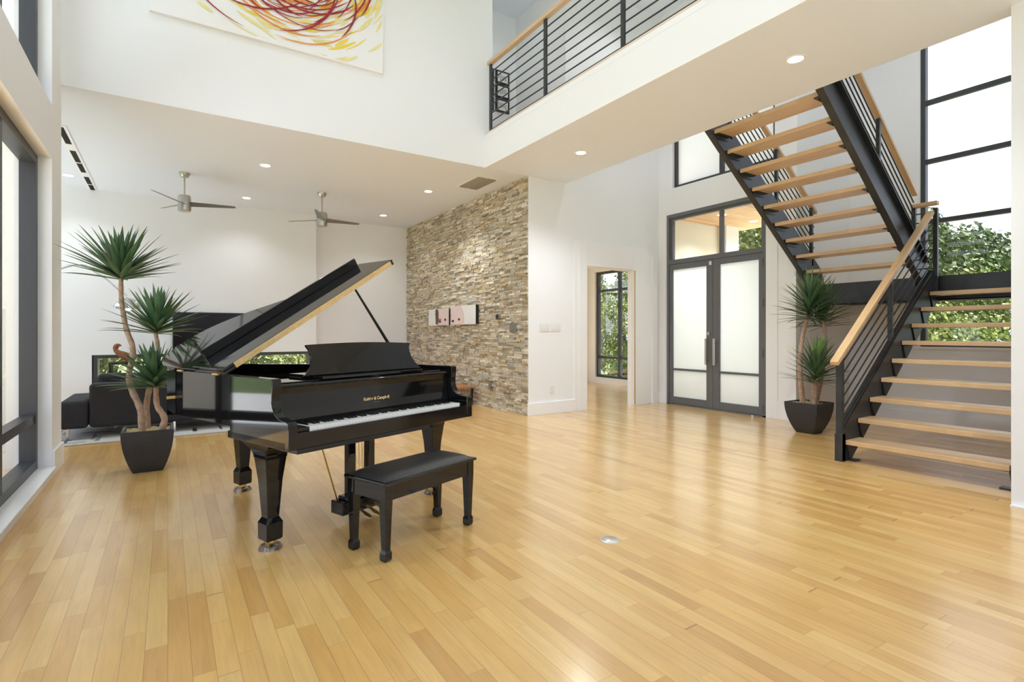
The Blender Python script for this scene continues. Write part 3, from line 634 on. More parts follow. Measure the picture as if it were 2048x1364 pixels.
t_ = thing('slot_diffuser', 'long white linear slot diffuser with dark slots along the left ceiling', 'vent', (-1.035, 9.6, ZS))
mb = MB(); mb.box(-.06, .06, -1.75, 1.75, -.008, 0); mb.build('frame', 'trim', t_)
for a, b in ((-1.7, -1.05), (-.75, -.20), (-.14, .35), (.62, 1.08), (1.14, 1.70)):
    mb = MB(); mb.box(-.03, .03, a, b, -.011, -.0081); mb.build('slot', 'dark', t_)

downlight(6.2, 8.6, 2.95, 'added unseen light in the room beyond the doorway', 'added lights of the next room', 120)  # lamp added out of view to lift the next room
for x, y, lb in ((6.3, 5.6, 'above the doorway'), (6.3, 3.4, 'above the stairs'), (8.2, 2.6, 'above the landing')): downlight(x, y, ZT, 'added unseen entry ceiling light ' + lb, 'added unseen high ceiling lights', 95)  # lamps added out of view to brighten entry and stairs
for x, y, lb in ((.4, 4.6, 'over the piano'), (2.4, 4.6, 'in front of the painting'), (.4, 1.2, 'left of the viewer'), (2.4, 1.2, 'right of the viewer')): downlight(x, y, ZT, 'added unseen high ceiling light ' + lb, 'added unseen high ceiling lights', 60)  # overhead fill for the tall room, added out of view
downlight(4.6, 7.3, ZT, 'added unseen light in the upstairs hallway', 'added unseen high ceiling lights', 15)  # added lamp, lifts the hallway
def fan(x, y, a0, label):
    t_ = thing('ceiling_fan', label, 'ceiling fan', (x, y, ZS), 0, 'brushed nickel ceiling fans')
    mb = MB(); mb.lathe([(.012, -.075), (.05, -.065), (.072, -.02), (.075, 0)]); mb.build('canopy', 'nickel', t_)
    mb = MB(); mb.tube([(0, 0, -.07), (0, 0, -.33)], .011, 12); mb.build('downrod', 'nickel', t_)
    mb = MB(); mb.lathe([(.0, -.57), (.075, -.57), (.085, -.56), (.088, -.47), (.090, -.469), (.090, -.45), (.088, -.448), (.088, -.37), (.078, -.335), (.03, -.32), (.0, -.318)]); mb.build('motor', 'nickel', t_)
    for k in range(3):
        la = math.radians(a0+120*k); lat, fw = math.cos(la), math.sin(la)
        d = Vector((lat*C_+fw*S_, -lat*S_+fw*C_, 0)); n = Vector((-d.y, d.x, 0)); vs = []
        for i in range(9):
            t2 = i/8; r = .07+.60*t2; hw = (.068-.040*t2)*(1 if t2 < .95 else .7)
            p = d*r+Vector((0, 0, -.455+.02*t2)); tw = .30
            up = Vector((0, 0, 1)); c = n*math.cos(tw)-up*math.sin(tw); nn = n*math.sin(tw)+up*math.cos(tw)
            vs.append([p-c*hw-nn*.003, p+c*hw-nn*.003, p+c*hw+nn*.003, p-c*hw+nn*.003])
        mb = MB(); mb.loft(vs); mb.build('blade', 'blade', t_)
fan(.207, 9.211, 28, 'left of the two brushed nickel three blade ceiling fans')
fan(2.185, 9.261, 42, 'right of the two brushed nickel three blade ceiling fans, nearer the stone wall')

# ------------------------------------------------------------------ grand piano
PA = math.radians(20.8); PO = (.538, 3.012)
P = thing('grand_piano', 'polished black grand piano with raised lid standing on the maple floor', 'piano', (PO[0], PO[1], 0), PA)
LID = math.radians(31.5); ZR = .995
spine = [(0, .635), (0, 1.0), (0, 1.36), (0, 1.40), (.008, 1.49), (.04, 1.63), (.14, 1.79), (.32, 1.865), (.52, 1.83), (.72, 1.67), (.88, 1.46), (1.02, 1.28), (1.2, 1.19), (1.38, 1.14), (1.48, 1.04), (1.5, .88), (1.5, .635)]
out = catmull(spine, 5)
# rim as thick band
def offset(poly, d):
    r = []
    for i, p in enumerate(poly):
        a = Vector(poly[max(0, i-1)]); b = Vector(poly[min(len(poly)-1, i+1)]); t2 = (b-a).normalized(); n = Vector((t2.y, -t2.x)); r.append(tuple(Vector(p)+n*d))
    return r
inn = offset(out, .05)
mb = MB(); N_ = len(out)
vs = [(x, y, .69) for x, y in out]+[(x, y, ZR) for x, y in out]+[(x, y, ZR) for x, y in inn]+[(x, y, .69) for x, y in inn]
fs = []
for i in range(N_-1):
    for a in range(4): b = (a+1) % 4; fs.append((a*N_+i, a*N_+i+1, b*N_+i+1, b*N_+i))
fs += [(0, N_, 2*N_, 3*N_), (N_-1, 4*N_-1, 3*N_-1, 2*N_-1)]
mb.add(vs, fs, 0, None, True); rim = mb.build('rim', 'black', P)
bv = rim.modifiers.new('bevel', 'BEVEL'); bv.width = .004; bv.segments = 2; bv.limit_method = 'ANGLE'; bv.angle_limit = math.radians(50)
# arms
arm = [(.635, .617), (.0, .617), (0, .755), (.008, .768), (.03, .773), (.07, .776), (.11, .786), (.14, .805), (.158, .835), (.168, .87), (.166, .91), (.160, .95), (.160, .985), (.17, ZR), (.635, ZR)]
for u0, u1 in ((0, .055), (1.445, 1.5)):
    mb = MB(); mb.prism(arm, lambda p, q, t: (t, p, q), u0, u1); mb.build('rim_arm', 'black', P, .004)
mb = MB(); mb.box(.0, 1.5, .03, .66, .617, .66); mb.box(.055, 1.445, .004, .03, .617, .705); mb.build('keybed', 'black', P, .003)
mb = MB(); mb.box(.05, 1.05, .0, .5, .592, .617); mb.build('under_box', 'blacksoft', P, .003)
for u0, u1 in ((.055, .147), (1.401, 1.445)):
    mb = MB(); mb.box(u0, u1, .035, .2, .66, .728); mb.build('key_block', 'black', P, .004)
# keys
KW = 1.250/52; K0 = .149
wk = MB(); wk.box(.0006, KW-.0006, 0, .15, -.045, 0); wkm = wk.mesh('white_key', ['ivory'])
bk = MB(); bk.loft([[(-.006, 0, -.01), (.006, 0, -.01), (.006, .1, -.01), (-.006, .1, -.01)], [(-.0045, .008, .011), (.0045, .008, .011), (.0045, .1, .011), (-.0045, .1, .011)]]); bkm = bk.mesh('black_key', ['ebony'])
for i in range(52):
    o = bpy.data.objects.new('white_key', wkm); COL.objects.link(o); o.parent = P; o.location = (K0+KW*i, .036, .727)
    if i < 51 and (i % 7) in (0, 2, 3, 5, 6):
        o = bpy.data.objects.new('black_key', bkm); COL.objects.link(o); o.parent = P; o.location = (K0+KW*(i+1), .086, .729)
# fallboard
fb = [(.19, .725), (.19, .75), (.205, .80), (.21, .90), (.205, .945), (.22, .95), (.235, .94), (.235, .725)]
mb = MB(); mb.prism(fb, lambda p, q, t: (t, p, q), .057, 1.443); mb.build('fallboard', 'black', P, .002)
mb = MB(); mb.tube([(.06, .195, .948), (1.44, .195, .948)], .010, 10); mb.build('fallboard_moulding', 'black', P)
mb = MB(); mb.box(.057, 1.443, .24, .46, .948, .965); mb.box(.36, 1.2, .22, .60, .965, .985); mb.build('music_shelf', 'black', P, .004)
def text(s, size, loc, mat, parent, bold=.0):
    cu = bpy.data.curves.new('lettering', 'FONT'); cu.body = s; cu.size = size; cu.align_x = 'CENTER'; cu.extrude = .0004; cu.offset = bold
    o = bpy.data.objects.new('lettering', cu); COL.objects.link(o); dg = bpy.context.evaluated_depsgraph_get(); me = bpy.data.meshes.new_from_object(o.evaluated_get(dg)); bpy.data.objects.remove(o)
    r = bpy.data.objects.new('lettering', me); COL.objects.link(r); me.materials.clear(); me.materials.append(M[mat]); r.parent = parent; r.location = loc; r.rotation_euler = (PI/2, 0, 0); return r
l1 = text('Kohler & Campbell', .0275, (.758, .2035, .806), 'gold_letter', P, .0009); l1.rotation_euler = (PI/2-.05, 0, 0); l1['label'] = 'gold lettering reading Kohler & Campbell'
l2 = text('EST. 1896', .011, (.758, .2025, .785), 'gold_letter', P); l2.rotation_euler = (PI/2-.05, 0, 0)
# music desk
def desk():
    hw = [(.49, 0), (.47, .015), (.44, .05), (.418, .09), (.412, .13), (.418, .165), (.434, .195), (.435, .20)]
    L = [(-w_, h) for w_, h in hw]; R = [(w_, h) for w_, h in reversed(hw)]
    top = [(-.435+.87*i/12, .20+.012*math.sin(PI*i/12)) for i in range(1, 12)]
    poly = L+top+R
    return poly
mb = MB(); tl = math.radians(20)
mb.prism(desk(), lambda p, q, t: (.765+p, .30+q*math.sin(tl)+t*math.cos(tl), .986+q*math.cos(tl)-t*math.sin(tl)), -.008, .008); mb.build('music_desk', 'black', P, .003)
# plate, strings, soundboard
inn2 = offset(out, .052)
mb = MB(); bed = [(x, y) for x, y in inn2]; mb.prism(bed, lambda p, q, t: (p, q, t), .80, .82); mb.build('soundboard', 'goldplate', P)
mb = MB(); mb.box(.06, 1.44, .48, .63, .82, .90); mb.build('tuning_plate', 'goldplate', P, .01)
mb = MB()
for i in range(60):
    u = .10+.0215*i; ve = 1.75-.02*i if u < .3 else 1.78-(u-.3)*.85
    mb.tube([(u, .55, .905), (u*.85+.05, max(.8, ve-.05), .85)], .0009, 4, cap=False)
s_ = mb.build('strings', 'brass', P); s_['kind'] = 'stuff'
# lid
def lp(a, v, n): return (a*math.cos(LID)-n*math.sin(LID), v, 1.004+a*math.sin(LID)+n*math.cos(LID))
lo_ = [(-.012, .655)]+[(x, y) for x, y in catmull([(-.012, 1.0), (-.012, 1.40), (.02, 1.63), (.14, 1.81), (.32, 1.885), (.53, 1.85), (.74, 1.69), (.90, 1.48), (1.04, 1.30), (1.22, 1.21), (1.42, 1.15), (1.52, 1.06), (1.53, .90)], 5)]+[(1.53, .655)]
mb = MB(); mb.prism(lo_, lambda p, q, t: lp(p, q, t), 0, .02); mb.build('lid', 'black', P, .003)
mb = MB(); mb.prism([(-.012, .655), (1.53, .655), (1.525, 1.06), (-.012, 1.06)], lambda p, q, t: lp(p, q, t), .023, .041)
mb.build('lid_flap', 'black', P, .003)
mb = MB(); mb.prism([(.08, 1.04), (1.49, 1.04), (1.49, 1.06), (.08, 1.06)], lambda p, q, t: lp(p, q, t), .042, .104); mb.build('lid_lip', 'black', P, .003)
mb = MB(); mb.prism([(.06, .648), (1.50, .648), (1.50, .6545), (.06, .6545)], lambda p, q, t: lp(p, q, t), .003, .039); mb.build('lid_hinge', 'brasshinge', P)
for vv in (.75, 1.25): mb = MB(); mb.tube([(-.014, vv, .995), (-.014, vv+.07, .995)], .007, 8); mb.build('side_hinge', 'brass', P)
a_ = lp(1.12, .70, -.002); mb = MB(); mb.tube([(1.455, .78, .96), (1.36, .755, 1.13), a_], [.016, .013, .008], 10); mb.build('lid_prop', 'blacksoft', P)
# legs
def pleg(u, v, corb=0):
    L = bpy.data.objects.new('leg', None)
    def ring(h, z, sy=None): sy = sy or h; return [(u-h, v-sy, z), (u+h, v-sy, z), (u+h, v+sy, z), (u-h, v+sy, z)]
    prof = [(.042, .052), (.049, .062), (.050, .155), (.035, .185), (.049, .40), (.064, .53)]
    mb = MB(); mb.loft([ring(h, z) for h, z in prof])
    tz = .62 if v < 1 else .70
    n = 8; rings = []
    for i in range(n+1):
        t2 = i/n; e = t2**2.2; rings.append([(u-.066-.01*e, v-.066-.06*e, .53+(tz-.53)*t2), (u+.066+.05*e, v-.066-.06*e, .53+(tz-.53)*t2), (u+.066+.05*e, v+.066+.16*e*corb, .53+(tz-.53)*t2), (u-.066-.01*e, v+.066+.16*e*corb, .53+(tz-.53)*t2)])
    mb.loft(rings); lg = mb.build('leg', 'black', P, .003)
    mb = MB(); mb.lathe([(.036, .052), (.036, .046), (.02, .044)], (u, v, 0), 16)
    mb.tube([(u-.013, v+.01, .027), (u+.013, v+.01, .027)], .020, 18); mb.box(u-.019, u-.014, v-.018, v+.022, .018, .046); mb.box(u+.014, u+.019, v-.018, v+.022, .018, .046)
    c = mb.build('caster', 'brass', lg)
    mb = MB(); mb.lathe([(0, .004), (.045, .006), (.050, .022), (.056, .022), (.062, .008), (.066, .0), (0, 0)], (u, v, 0), 28); mb.build('caster_cup', 'clear', lg)
pleg(.085, .33, 1); pleg(1.41, .33, 1); pleg(.567, 1.60)
# lyre
mb = MB(); mb.box(.60, .90, .30, .44, .60-.02, .617); mb.box(.57, .93, .33, .42, .57, .598); mb.build('lyre_block', 'black', P, .004)
for u in (.665, .825):
    mb = MB(); mb.box(u-.028, u+.028, .34, .39, .13, .575); mb.build('lyre_post', 'black', P, .004)
mb = MB(); mb.box(.56, .92, .30, .43, .055, .14); mb.box(.60, .89, .31, .41, .14, .165); mb.build('pedal_box', 'black', P, .006)
for u in (.68, .75, .82):
    mb = MB(); mb.loft([[(u-.010, .30, .072), (u+.010, .30, .072), (u+.010, .30, .082), (u-.010, .30, .082)], [(u-.012, .24, .06), (u+.012, .24, .06), (u+.012, .24, .068), (u-.012, .24, .068)], [(u-.019, .20, .045), (u+.019, .20, .045), (u+.019, .20, .054), (u-.019, .20, .054)], [(u-.014, .165, .038), (u+.014, .165, .038), (u+.014, .165, .046), (u-.014, .165, .046)]]); mb.build('pedal', 'brass', P, .002)
    mb = MB(); mb.tube([(u*.4+.45, .37, .14), (u*.4+.45, .39, .58)], .004, 6); mb.build('pedal_rod', 'brass', P)
mb = MB(); mb.tube([(.60, .40, .10), (.30, .16, .60)], .005, 8); mb.build('lyre_brace', 'brass', P)
mb = MB(); mb.box(.22, .36, .12, .20, .575, .6); mb.build('junction_box', 'blacksoft', P, .004)

# ------------------------------------------------------------------ piano bench
BA = math.radians(20.9)
B = thing('piano_bench', 'black wooden piano bench with padded vinyl seat in front of the piano keys', 'bench', (.985, 2.775, 0), BA)
BW, BD = .745, .335
for u in (.03, BW-.03):
    for v in (.03, BD-.03):
        h0 = .0165; mb = MB()
        def rg(h, z): return [(u-h, v-h, z), (u+h, v-h, z), (u+h, v+h, z), (u-h, v+h, z)]
        mb.loft([rg(.019, 0), rg(.024, .012), rg(.024, .045), rg(.018, .062), rg(.022, .20), rg(.027, .34), rg(.027, .42)]); mb.build('leg', 'black', B, .002)
mb = MB(); mb.box(.05, BW-.05, .008, .026, .33, .42); mb.box(.05, BW-.05, BD-.026, BD-.008, .33, .42); mb.box(.008, .026, .05, BD-.05, .33, .42); mb.box(BW-.026, BW-.008, .05, BD-.05, .33, .42); mb.build('apron', 'black', B, .002)
mb = MB(); mb.box(-.012, BW+.012, -.012, BD+.012, .42, .437); mb.build('seat_board', 'black', B, .006)
mb = MB(); nx, ny = 24, 12; vs = []
for j in range(ny+1):
    for i in range(nx+1):
        a, b = i/nx, j/ny; e = (1-abs(2*a-1)**6)*(1-abs(2*b-1)**4); vs.append((.004+(BW-.008)*a, .004+(BD-.008)*b, .4375+.033*e**.6))
mb.add(vs, [(j*(nx+1)+i, j*(nx+1)+i+1, (j+1)*(nx+1)+i+1, (j+1)*(nx+1)+i) for j in range(ny) for i in range(nx)], 0, None, True); mb.build('seat_pad', 'vinyl', B)

# ------------------------------------------------------------------ planters
def at(px, py, wd):
    u = (px-1024)/FP; v = -(py-666)/FP
    return Vector((wd*(S_+u*C_), wd*(C_-u*S_), HC+wd*v))
def rosette(base, axis, n, L, wid, seed, droop=.6, name='leaves', parent=None, young=0, spread=1.0, axl=.10):
    r = random.Random(seed); mb = MB(); base = Vector(base); axl = .30 if young else .10; axis = Vector(axis).normalized()
    ux = axis.orthogonal().normalized(); uy = axis.cross(ux)
    for i in range(n):
        t_ = i/n; el = (1-t_)**.8*1.75*spread+r.uniform(-.08, .08)     # polar angle from axis
        az = i*2.399+r.uniform(-.2, .2); rad = ux*math.cos(az)+uy*math.sin(az)
        d = (axis*math.cos(el)+rad*math.sin(el)).normalized(); l = L*r.uniform(.75, 1.08)*(.62+.38*math.sin(min(PI/2, el+.35))) if el < 1 else L*r.uniform(.8, 1.08)
        w_ = wid*r.uniform(.8, 1.15); p = base+axis*(axl*t_)+rad*.008; side = d.cross(axis)
        if side.length < .05: side = d.cross(rad)
        side.normalize(); S = 9; rowv = []; dd = d.copy(); k = droop*r.uniform(.5, 1.4)*(.25+el/1.6)
        c = r.uniform(.75, 1.25); y = max(0, 1-el*1.3)*young
        tone = (.085*c+.14*y, .175*c+.20*y, .070*c+.01)
        for s_ in range(S+1):
            q = s_/S; ww = w_*min(1, .45+2.2*q)*(1-q**2.6)**.9
            nrm = side.cross(dd).normalized(); rowv.append((p-side*ww+nrm*ww*.35, p.copy(), p+side*ww+nrm*ww*.35))
            p = p+dd*(l/S); dd = (dd+Vector((0, 0, -1))*k/S*q*1.6).normalized()
        vs = [v for rw in rowv for v in rw]; fs = []
        for s_ in range(S): fs += [(s_*3, s_*3+1, s_*3+4, s_*3+3), (s_*3+1, s_*3+2, s_*3+5, s_*3+4)]
        mb.add(vs, fs, 0, tone, True)
    return mb.build(name, 'leaf', parent, tones=True, recalc=False)
def planter(cx, cy, half_t, half_b, h, label, trunks, roses, wd, rz=0):
    t_ = thing('potted_yucca', label, 'potted plant', (cx, cy, 0)); iv = Matrix.Translation((-cx, -cy, 0))
    def sq(a, z): return [(-a, -a, z), (a, -a, z), (a, a, z), (-a, a, z)]
    rg = []
    for i in range(9):
        q = i/8; rg.append(sq(half_b+(half_t-half_b)*math.sin(q*PI/2)**.85 if q > 0 else half_b, h*q))
    rg += [sq(half_t-.025, h), sq(half_t-.03, h-.05)]
    mb = MB(); mb.loft(rg); mb.build('planter', 'pot', t_, .004)
    r = random.Random(int(cx*100)); mb = MB(); nn = 14; vs = []
    for j in range(nn+1):
        for i in range(nn+1):
            a = half_t-.029; vs.append((-a+2*a*i/nn, -a+2*a*j/nn, h-.03+r.uniform(-.008, .02)))
    mb.add(vs, [(j*(nn+1)+i, j*(nn+1)+i+1, (j+1)*(nn+1)+i+1, (j+1)*(nn+1)+i) for j in range(nn) for i in range(nn)], 0, None, True); s2 = mb.build('moss', 'moss', t_); s2['kind'] = 'stuff'
    for pts, r0 in trunks:
        cp = catmull([tuple(at(px, py, wd+dw)) for px, py, dw in pts], 7); rr_ = [r0*(1.15-.45*i/len(cp))*(1+.07*math.sin(i*1.7)) for i in range(len(cp))]
        mb = MB(); mb.tube(cp, rr_, 12); o = mb.build('trunk', 'bark', t_); o.matrix_parent_inverse = iv
    for (px, py, dw, ax, n, L, wid, seed, dr, yg, spd) in roses:
        o = rosette(at(px, py, wd+dw), ax, n, L, wid, seed, dr, 'leaves', t_, yg, spd); o.matrix_parent_inverse = iv
planter(-.15, 5.90, .197, .112, .38, 'tall three headed yucca in a tapered charcoal planter behind the piano, near the left window',
    [([(284, 870, -.05), (281, 820, -.05), (264, 780, 0), (258, 750, 0), (266, 700, 0), (252, 655, 0), (243, 600, 0), (242, 556, 0)], .026),
     ([(297, 868, .08), (293, 815, .08), (300, 772, .1), (312, 735, .1), (316, 700, .1), (311, 665, .1)], .024),
     ([(318, 872, -.06), (329, 838, -.06), (314, 810, -.08), (312, 772, -.08)], .027)],
    [(242, 560, 0, (0, 0, 1), 86, .52, .026, 1, .18, 0, .82), (312, 668, .1, (.05, 0, 1), 78, .46, .025, 2, .25, 0, .85), (311, 777, -.08, (-.05, -.1, 1), 74, .42, .026, 3, .2, 0, .84)], 4.87)
planter(6.77, 3.56, .205, .105, .385, 'three headed yucca in a tapered charcoal planter beside the staircase',
    [([(1606, 812, 0), (1601, 760, 0), (1600, 715, 0), (1606, 670, 0), (1617, 630, 0)], .030),
     ([(1630, 812, .05), (1643, 750, .05), (1650, 690, .05), (1646, 640, .05)], .030),
     ([(1626, 815, -.05), (1628, 785, -.05), (1629, 762, -.05)], .034)],
    [(1617, 640, -.02, (.1, 0, 1), 96, .46, .0190, 11, .3, .3, .95), (1645, 655, .08, (.05, .1, 1), 90, .46, .0180, 12, .3, .9, .9), (1629, 768, -.06, (.05, -.1, 1), 92, .44, .0190, 13, .25, 1.0, .85)], 6.63)

# ------------------------------------------------------------------ living room furniture
R = thing('area_rug', 'pale patterned rug with black and purple rectangles under the sofa', 'rug', (-.2, 8.9, 0))
mb = MB(); mb.box(-1.6, 1.5, -1.35, 1.35, .002, .016, 0)
rr = random.Random(8)
for i in range(46):
    x = rr.uniform(-1.5, 1.3); y = rr.uniform(-1.3, 1.15) if i > 16 else rr.uniform(-1.32, -1.0); w_, h_ = (rr.uniform(.2, .5), rr.uniform(.02, .05)) if rr.random() < .4 else (rr.uniform(.02, .05), rr.uniform(.12, .35))
    h_ = min(h_, 1.33-y); w_ = min(w_, 1.48-x); k_ = rr.choice((1, 1, 1, 2, 3)); mb.add([(x, y, .0165+.00005*i), (x+w_, y, .0165+.00005*i), (x+w_, y+h_, .0165+.00005*i), (x, y+h_, .0165+.00005*i)], [(0, 1, 2, 3)], k_)
mb.build('rug_pile', [pbr('pale grey rug', (.52, .51, .49), .95, noise=.2, nscale=40, bump=.8, bscale=200), 'blacksoft', pbr('purple rug', (.18, .10, .24), .95), pbr('grey rug line', (.2, .2, .2), .95)], R, recalc=False)
SF = thing('sofa', 'charcoal woven fabric sofa with low chaise end seen from behind', 'sofa', (0, 7.9, 0))
mb = MB(); mb.box(-1.055, -.78, -.02, 1.05, .135, .46); mb.build('chaise_seat', 'sofa', SF, .05, 4)
mb = MB(); mb.box(-.775, 1.45, -.02, .22, .135, .655); mb.build('backrest', 'sofa', SF, .045, 4)
mb = MB(); mb.box(-.775, 1.45, .225, 1.05, .135, .43); mb.build('seat', 'sofa', SF, .05, 4)
mb = MB(); mb.box(-.72, .3, .235, .42, .44, .75); mb.build('cushion', 'sofa', SF, .05, 4)
mb = MB(); mb.box(.31, 1.4, .235, .42, .44, .72); mb.build('cushion', 'sofa', SF, .05, 4)
for x, y in ((-.97, .03), (1.38, .03), (-.97, 1.0), (1.38, 1.0), (.07, .0)):
    mb = MB(); mb.box(x-.012, x+.012, y-.02, y+.02, .018, .14); mb.build('leg', 'chrome', SF)
TV = thing('television', 'large black flat television on the rear living room wall', 'television', (.76, YB-.31, 1.22))
mb = MB(); mb.box(-.69, .69, -.05, 0, -.40, .40); mb.build('housing', 'blacksoft', TV, .004); mb = MB(); mb.box(-.675, .675, -.053, -.0505, -.385, .385); mb.build('screen', 'tv', TV)
LP = thing('arc_lamp', 'chrome arc floor lamp curving over the sofa', 'lamp', (-2.15, 9.35, 0))
iv = Matrix.Translation((2.15, -9.35, 0))
mb = MB(); mb.lathe([(.0, 0), (.16, 0), (.16, .04), (.0, .045)], (-2.15, 9.35, 0), 28); o = mb.build('base', 'chrome', LP, .005); o.matrix_parent_inverse = iv
arcp = catmull([(-2.15, 9.35, .03), (-2.08, 9.33, 1.0), (-1.70, 9.2, 1.75), (-1.05, 9.0, 2.14), (-.78, 9.0, 2.04), (-.58, 9.0, 1.86), (-.47, 9.0, 1.76)], 8)
mb = MB(); mb.tube(arcp, .012, 10); o = mb.build('arm', 'chrome', LP); o.matrix_parent_inverse = iv
mb = MB(); pf = [(.158, -.02)]+[(.158*math.cos(a), .158*math.sin(a)*.85) for a in [i*PI/2/10 for i in range(11)]]; mb.lathe(pf[:-1]+[(.001, .134)], (-.46, 9.0, 1.60), 32); o = mb.build('lamp_shade', 'chrome', LP); o.matrix_parent_inverse = iv
so2 = o.modifiers.new('solid', 'SOLIDIFY'); so2.thickness = .003
mb = MB(); mb.lathe([(0, -.055), (.04, -.04), (.055, 0), (.04, .04), (0, .055)], (-.46, 9.0, 1.61), 20); o = mb.build('bulb', 'lamp', LP); o.matrix_parent_inverse = iv
# console + bird sculpture
CT = thing('console_table', 'narrow dark console table behind the sofa cushions against the rear wall', 'table', (-.2, 10.75, 0))
mb = MB(); mb.box(-.6, .6, -.15, .15, .74, .775); mb.build('table_top', 'blacksoft', CT, .004)
for x in (-.57, .57):
    for y in (-.12, .12): mb = MB(); mb.box(x-.02, x+.02, y-.02, y+.02, 0, .74); mb.build('leg', 'blacksoft', CT)
BD_ = thing('bird_sculpture', 'rust brown carved wooden bird standing behind the sofa', 'sculpture', (-.62, 10.72, .776))
rust = MB()
rust.tube([(0, 0, 0), (0, 0, .015)], .07, 16); rust.build('base', 'rustwood', BD_)
rust = MB(); rust.tube(catmull([(.16, 0, .02), (.10, 0, .06), (.03, 0, .10), (-.05, 0, .15), (-.09, 0, .20), (-.085, 0, .25), (-.05, 0, .275), (-.01, 0, .265)], 4), [.008, .018, .030, .042, .052, .060, .065, .067, .066, .062, .056, .050, .044, .040, .037, .035, .034, .034, .036, .038, .040, .040, .038, .033, .027, .02, .014, .008, .003], 14); rust.build('body', 'rustwood', BD_)
# wall bench along stone wall
WB = thing('slat_bench', 'orange brown wood slat bench with black legs against the stone wall', 'bench', (4.27, 9.1, 0))
for k in range(9):
    mb = MB(); x = -.20+.05*k; mb.box(x-.018, x+.018, -1.05, 1.18-2.2*0, .275+.02, .325); mb.build('slat', 'bench_wood', WB, .002)
for y in (-.95, 1.05):
    mb = MB(); mb.prism([(-.19, 0), (-.15, 0), (-.17, .295), (-.21, .295)], lambda p, q, t: (p, t, q), y-.02, y+.02); mb.build('leg', 'blacksoft', WB)
    mb = MB(); mb.prism([(.15, 0), (.19, 0), (.21, .295), (.17, .295)], lambda p, q, t: (p, t, q), y-.02, y+.02); mb.build('leg', 'blacksoft', WB)
# red chair by the corner
RC = thing('red_armchair', 'red rounded upholstered chair in the far corner behind the music desk', 'chair', (3.62, 10.3, 0))
mb = MB(); ring = []
for i in range(15):
    a = PI*.05+PI*.9*i/14; hh = .55+.38*math.sin(PI*i/14)
    ring.append([(-.33*math.cos(a), .1+.30*math.sin(a), .40), (-.39*math.cos(a), .1+.36*math.sin(a), .40), (-.42*math.cos(a), .1+.40*math.sin(a), hh), (-.35*math.cos(a), .1+.33*math.sin(a), hh)])
mb.loft(ring, smooth=True); mb.build('backrest', 'redfab', RC, .02, 3)
mb = MB(); mb.lathe([(0, .28), (.28, .28), (.33, .33), (.33, .42), (.28, .47), (0, .48)]); mb.build('seat', 'redfab', RC)
mb = MB(); mb.lathe([(0, 0), (.25, 0), (.25, .015), (.03, .03), (.03, .28), (0, .28)]); mb.build('pedestal', 'chrome', RC)

# floor bits
mb = MB(); mb.lathe([(0, .006), (.045, .006), (.047, .0045), (.058, .004), (.062, 0)], (2.238, 2.362, 0), 32); tag(mb.build('floor_outlet', pbr('brushed steel cover', (.62, .60, .56), .35, metal=.8)), 'round brushed metal floor outlet cover set in the maple floor', 'floor outlet')
for x, y, lb in ((7.16, 4.58, 'small chrome floor door stop at the right of the front door'), (7.10, 6.50, 'small chrome floor door stop at the left of the front door')):
    t_ = thing('door_stop', lb, 'door stop', (x, y, 0)); mb = MB(); mb.lathe([(.018, 0), (.018, .012), (.012, .014), (.012, .03)]); mb.build('base', 'chrome', t_); mb = MB(); mb.lathe([(.016, .0305), (.016, .045), (0, .048)]); mb.build('bumper', 'plate', t_)

# ------------------------------------------------------------------ garden
def crownmesh(seed, rx, ry, rz, n, leaf, tone, clumps=26):
    r = random.Random(seed); mb = MB(); cl = []
    for i in range(clumps):
        a = r.uniform(0, 2*PI); q = r.uniform(.25, .9); zz = r.uniform(-.8, .95); s_ = math.sqrt(max(.05, 1-zz*zz))
        cl.append(Vector((rx*q*s_*math.cos(a), ry*q*s_*math.sin(a), rz*zz*.85)))
    for i in range(n):
        c = cl[i % clumps]; d = Vector((r.gauss(0, 1), r.gauss(0, 1), r.gauss(0, .8))).normalized(); k = r.uniform(.75, 1.05)
        p = c+Vector((d.x*rx*.34*k, d.y*ry*.34*k, d.z*rz*.28*k)); nrm = Vector((r.gauss(0, 1), r.gauss(0, 1), r.gauss(0, 1)+.6)).normalized()
        a_ = nrm.orthogonal().normalized(); b_ = nrm.cross(a_); l = leaf*r.uniform(.7, 1.4); g_ = r.uniform(.7, 1.3); yv = r.random()
        mb.add([p-a_*l, p-b_*l*.5, p+a_*l, p+b_*l*.5], [(0, 1, 2, 3)], 0, (tone[0]*g_*(1+.5*yv), tone[1]*g_*(1+.15*yv), tone[2]*g_))
    return mb.mesh('crown', ['leafout'], True, False)
CM = [crownmesh(21, 1.5, 1.5, 1.7, 13000, .055, (.11, .17, .05)), crownmesh(22, 1.7, 1.6, 1.5, 13000, .06, (.085, .145, .045)), crownmesh(23, 1.4, 1.5, 1.9, 13000, .05, (.17, .24, .06))]
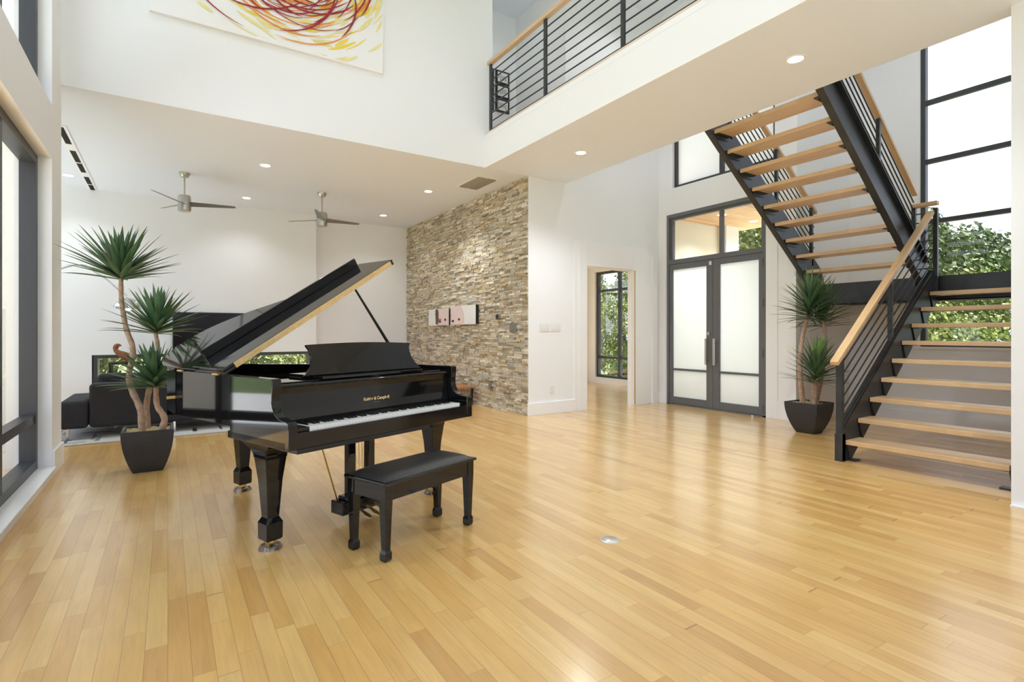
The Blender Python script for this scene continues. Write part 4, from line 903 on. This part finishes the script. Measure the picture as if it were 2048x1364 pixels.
def tree(x, y, z, s, k, label, cat='tree', rz=0, group='garden trees'):
    t_ = thing('tree' if cat == 'tree' else 'shrub', label, cat, (x, y, -.14), rz, group)
    c = bpy.data.objects.new('crown', CM[k]); COL.objects.link(c); c.parent = t_; c.location = (0, 0, z); c.scale = (s, s, s)
    mb = MB(); mb.tube([(0, 0, 0), (.05*s, .03, z*.5), (0, 0, z)], [.11*s, .08*s, .04*s], 8)
    for i in range(5): a = i*1.3; mb.tube([(0, 0, z*.7), (.7*s*math.cos(a), .7*s*math.sin(a), z+.4*s)], [.04*s, .015*s], 6)
    mb.build('trunk', 'trunk', t_)
tl_ = 'leafy tree outside the tall stair window, '
tree(18.8, 5.7, 2.35, 1.3, 1, tl_+'in the middle', rz=.3)
tree(24.2, 8.9, 3.7, 1.5, 0, tl_+'far behind at the left edge', rz=1.3)
tree(18.8, 1.2, 1.9, 1.25, 2, tl_+'nearest the wall end', rz=2)
tree(25.0, 3.0, 3.0, 1.5, 1, tl_+'in the second row', rz=.8)
for i, (x, y, s, k) in enumerate(((14.4, 4.3, 1.0, 2), (14.6, 1.0, 1.0, 2))):
    tree(x, y, .8, s, k, 'bright green shrub under the stair landing window, %s' % ('in the middle', 'at the right')[i], 'shrub', i*1.1, 'shrubs below the stair window')
for i, (x, y, z, s, k) in enumerate(((12.4, 12.4, 1.4, 1.1, 2), (12.8, 16.9, 1.9, 1.2, 1), (17.4, 14.3, 2.6, 1.2, 0), (16.4, 20.2, 3.0, 1.4, 2), (21.6, 18.6, 4.4, 1.55, 1), (21.4, 12.6, 3.4, 1.2, 2))):
    tree(x, y, z, s, k, 'garden tree beyond the doorway window, %s' % ('bright and nearest', 'at the left', 'in the middle', 'at the far left', 'tallest behind the others', 'at the right')[i], 'tree', i*.9)
tree(15.8, 9.6, 3.5, 1.25, 2, 'pale green tree seen through the transom above the front door', 'tree', .9)
for i, (x, y, z, s, k) in enumerate(((-2.4, 15.0, 1.0, 1.15, 1), (1.9, 15.4, 1.0, 1.15, 2), (6.4, 15.0, 1.1, 1.15, 0))):
    tree(x, y, z, s, k, 'shrub seen through the low living room window, %s' % ('left', 'middle', 'right')[i], 'shrub', i*.9, 'shrubs behind the living room')
for i, (y, k) in enumerate(((-9, 0), (-3.3, 1), (2.4, 2), (8.1, 0), (13.8, 1))):
    tree(-15, y, 2.3, 1.6, k, 'tree on the far side of the left lawn, %s' % ('farthest behind the viewer', 'behind the viewer', 'opposite the piano', 'opposite the living room', 'beyond the living room')[i], 'tree', i*.9)
